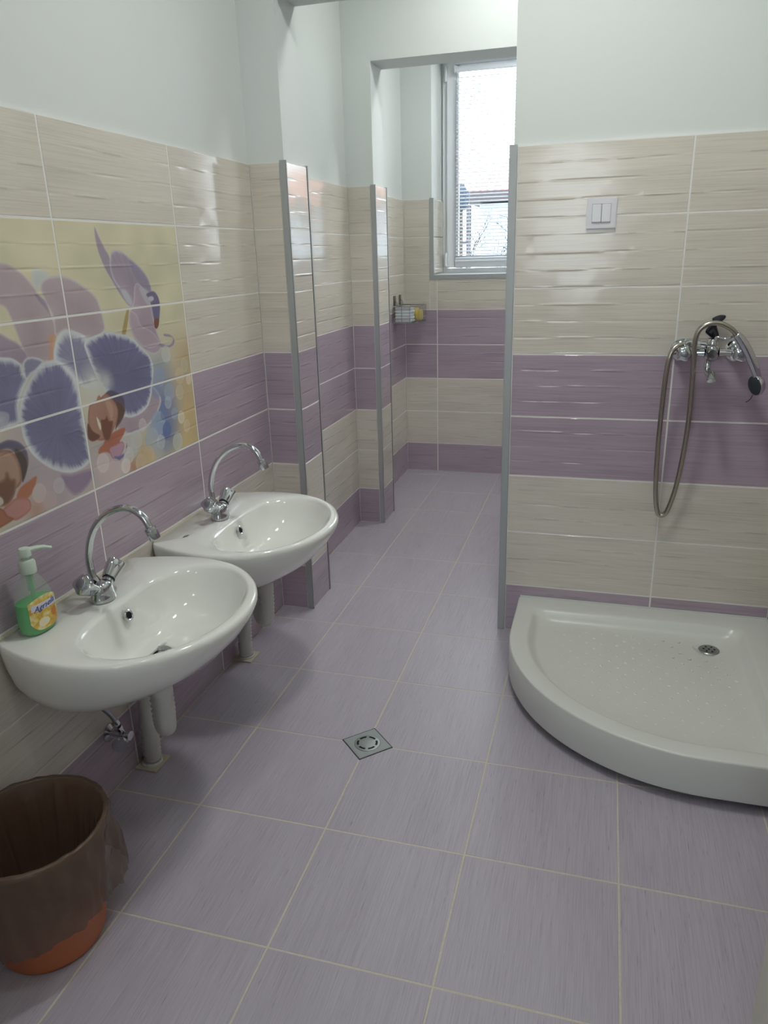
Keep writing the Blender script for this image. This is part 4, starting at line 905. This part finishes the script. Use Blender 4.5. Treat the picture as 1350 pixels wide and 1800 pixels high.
# ------------------------------------------------------------------ wire basket and what it holds
BX, BY0, BY1, BZ0, BZ1 = .146, 3.132, 3.335, .928, 1.016
t_ = thing('wire_basket', 'chrome wire basket hooked on the left wall of the far room', 'basket', (0, 0, 0))
wr = MB()
def ring(z, r):
    p = [(.010,BY0,z),(BX,BY0,z),(BX,BY1,z),(.010,BY1,z)]
    for a, b in zip(p, p[1:]+p[:1]): wr.tube([a, b], r, 8)
ring(BZ1, .0028); ring(BZ0, .0028); ring((BZ0+BZ1)/2-.02, .0016)
wr.build('basket_rim', M_STEEL, t_, True, 50)
bars = MB()
for k in range(7):
    y = BY0+(BY1-BY0)*k/6; bars.tube([(.010,y,BZ1),(.010,y,BZ0),(BX,y,BZ0),(BX,y,BZ1 if k in (0,6) else BZ1-.002)], .0014, 6)
for k in range(1, 3):
    x = .010+(BX-.010)*k/3
    bars.tube([(x,BY0,BZ1),(x,BY0,BZ0),(x,BY1,BZ0),(x,BY1,BZ1)], .0014, 6)
bars.build('basket_wires', M_STEEL, t_, True, 50)
for y in (3.185, 3.305):
    hk = MB().box(.0003, .0035, y-.022, y+.022, 1.002, 1.072, .001).build('adhesive_hook', mat('steel_plate', rgb(120,120,116), .35, .8), t_)
    MB().tube(smooth_path([(.004,y,1.045),(.014,y,1.040),(.016,y,1.022),(.010,y,1.014)], 4), .0028, 8).build('hook', M_STEEL, hk, True)
t_ = thing('tissue_pack', 'stack of folded white paper tissues in the wire basket', 'tissues', (.062, 3.180, BZ0+.0035))
m_pap = mat('white_paper', rgb(228,232,236), .8)
for k in range(5): 
    z = k*.0165; o = MB().box(-.048+.001*(k % 2), .048-.001*(k % 3), -.040, .036, z+.0005, z+.0160, .003).build('folded_tissue', m_pap, t_)
for i, (x, y, col, l, hgt) in enumerate(((.116, 3.245, (228,196,40), 'yellow cleaning cloth packet standing in the wire basket', .072), (.050, 3.285, (196,188,150), 'pale soap packet at the back of the wire basket', .080), (.118, 3.300, (232,214,70), 'smaller yellow packet at the end of the wire basket', .060))):
    m = mat('packet_film', rgb(*col), .3); speckle(m, 40, .5, .001, rgb(236,232,214))
    o = MB().loops([[(a*.021*s_*(1+.15*mnoise.noise(Vector((a*3,b*3,z*60)))), b*.014*s_, z) for a, b in [(math.cos(2*PI*k/20), math.sin(2*PI*k/20)) for k in range(20)]] for s_, z in ((.6,0),(1,.008),(1.05,hgt*.5),(.95,hgt*.8),(.7,hgt))], True, True).build('packet', m, None, True, 50)
    o.location = (x, y, BZ0+.003); o.rotation_euler = (0, .05*(i-1), .5*i); o['label'] = l; o['category'] = 'packet'

# ------------------------------------------------------------------ outside the far window
YO = 12.0
t_ = thing('neighbour_house', 'pale house with a red tiled roof seen through the far window', 'house', (0, YO, 0))
m_hw = speckle(mat('pale_blue_render', rgb(196,208,224), .8), 3, .08, 0)
MB().box(-.93, 5.0, .0, 4.5, -3, 2.03).build('house_wall', m_hw, t_)
MB().box(-1.15, 5.2, -.35, 4.9, 2.05, 2.20).build('eave', mat('dark_eave', rgb(70,66,72), .7), t_)
rf = MB()
R0, R1 = (-1.12, -.32, 2.20), (5.2, -.32, 2.20)
def roofpt(u, w): # u along, w up the slope; hipped at the left
    x0 = -1.12+w*.75; x = x0+u*(5.2-x0); return Vector((x, -.32+w*2.2, 2.20+w*.85))
rf.add([roofpt(0,0), roofpt(1,0), roofpt(1,1), roofpt(0,1)], [(0,1,2,3)])
rf.add([roofpt(0,0), roofpt(0,1), Vector((-1.12,4.6,2.20))], [(0,1,2)])
for k in range(14):
    w0, w1 = k/14, (k+1)/14
    for i in range(56):
        u0 = i/56; a = roofpt(u0, w0); b = roofpt(u0, w1); d = Vector((.045, 0, 0)); up = Vector((0,-.012,.03))
        rf.add([a-up*.2, a+up+d*.5, a+d-up*.2, b-up*.2, b+up*.6+d*.5, b+d-up*.2], [(0,1,4,3),(1,2,5,4),(0,2,1)])
o = rf.build('roof_tiles', speckle(mat('red_roof_tile', rgb(196,120,104), .7), 9, .5, 0, rgb(228,200,190)), t_); o['kind'] = 'stuff'
MB().tube([(-.58,1.2,2.6),(-.58,1.2,2.93)], .02, 8).tube([(-.66,1.2,2.86),(-.50,1.2,2.86)], .012, 6).box(-.61,-.55,1.17,1.23,2.93,2.97).build('antenna', M_STEEL, t_)
t_ = thing('garden_post', 'dark upright post in front of the pale house', 'post', (-1.00, 11.4, -3))
MB().box(-.035, .035, -.035, .035, 0, 4.98, .004).box(-.30, .0, -.03, .03, 4.42, 4.46, .004).build('post', mat('dark_post', rgb(74,70,80), .7), t_)
def blob(name, c, r, m, label, cat, seed):
    bm = bmesh.new(); bmesh.ops.create_icosphere(bm, subdivisions=4, radius=1)
    for v in bm.verts:
        k = 1+.22*mnoise.noise(v.co*2.2+Vector((seed,0,0)))+.12*mnoise.noise(v.co*7+Vector((seed,3,0))); v.co = Vector((v.co.x*r[0]*k, v.co.y*r[1]*k, v.co.z*r[2]*k))
    me = bpy.data.meshes.new(name); bm.to_mesh(me); bm.free(); me.materials.append(m)
    tt = thing(name, label, cat, c)
    o = bpy.data.objects.new('foliage', me); COL.objects.link(o); o.parent = tt
    MB().tube([(0,0,-r[2]*.6),(0,.0,-5.2)], [.05,.08], 10).build('trunk', mat('dark_bark', rgb(70,62,58), .9), tt, True)
m_fol = speckle(mat('dark_foliage', rgb(62,72,88), .9), 12, .5, .02)
blob('evergreen_tree', (-1.00, 10.6, 2.04), (.135,.15,.19), m_fol, 'dark rounded evergreen treetop left of the red roof', 'tree', 1)
# bare tree
t_ = thing('bare_tree', 'bare tree with thin winter twigs before the pale house wall', 'tree', (-.55, 9.6, -3))
br = MB(); random.seed(11)
def grow(p, d, L, r, lev):
    pts = [p]; q = p; dd = d.copy()
    for i in range(5):
        dd = (dd+Vector((random.uniform(-.28,.28), random.uniform(-.2,.2), random.uniform(-.18,.2)))).normalized(); q = q+dd*L/5; pts.append(q)
    br.tube(pts, [1.7*r*(1-.12*i) for i in range(6)], 5)
    if lev:
        for k in range(4):
            s_ = pts[random.randint(1, 5)]; nd = (dd+Vector((random.uniform(-1,1), random.uniform(-.6,.6), random.uniform(-.3,.7)))).normalized(); grow(s_, nd, L*.62, r*.55, lev-1)
grow(Vector((0,0,0)), Vector((0,0,1)), 3.6, .035, 0)
for d in ((-.7,0,.7),(.5,.1,.8),(-.1,-.1,1),(.9,0,.35),(-.9,0,.2)): grow(Vector((0,0,3.55)), Vector(d).normalized(), .85, .012, 3)
br.build('branches', mat('twig_bark', rgb(62,56,58), .9), t_)
gd = struct(sbox('ground', (-30, 30, 3.9, 60, -3.2, -3.0), m=speckle(mat('outdoor_ground', rgb(150,150,140), .9), 1, .3, 0)))
gd.name = 'ground'
gd2 = struct(sbox('ground', (-30, 30, -60, -2.5, -3.2, -3.0), m=gd.data.materials[0]))
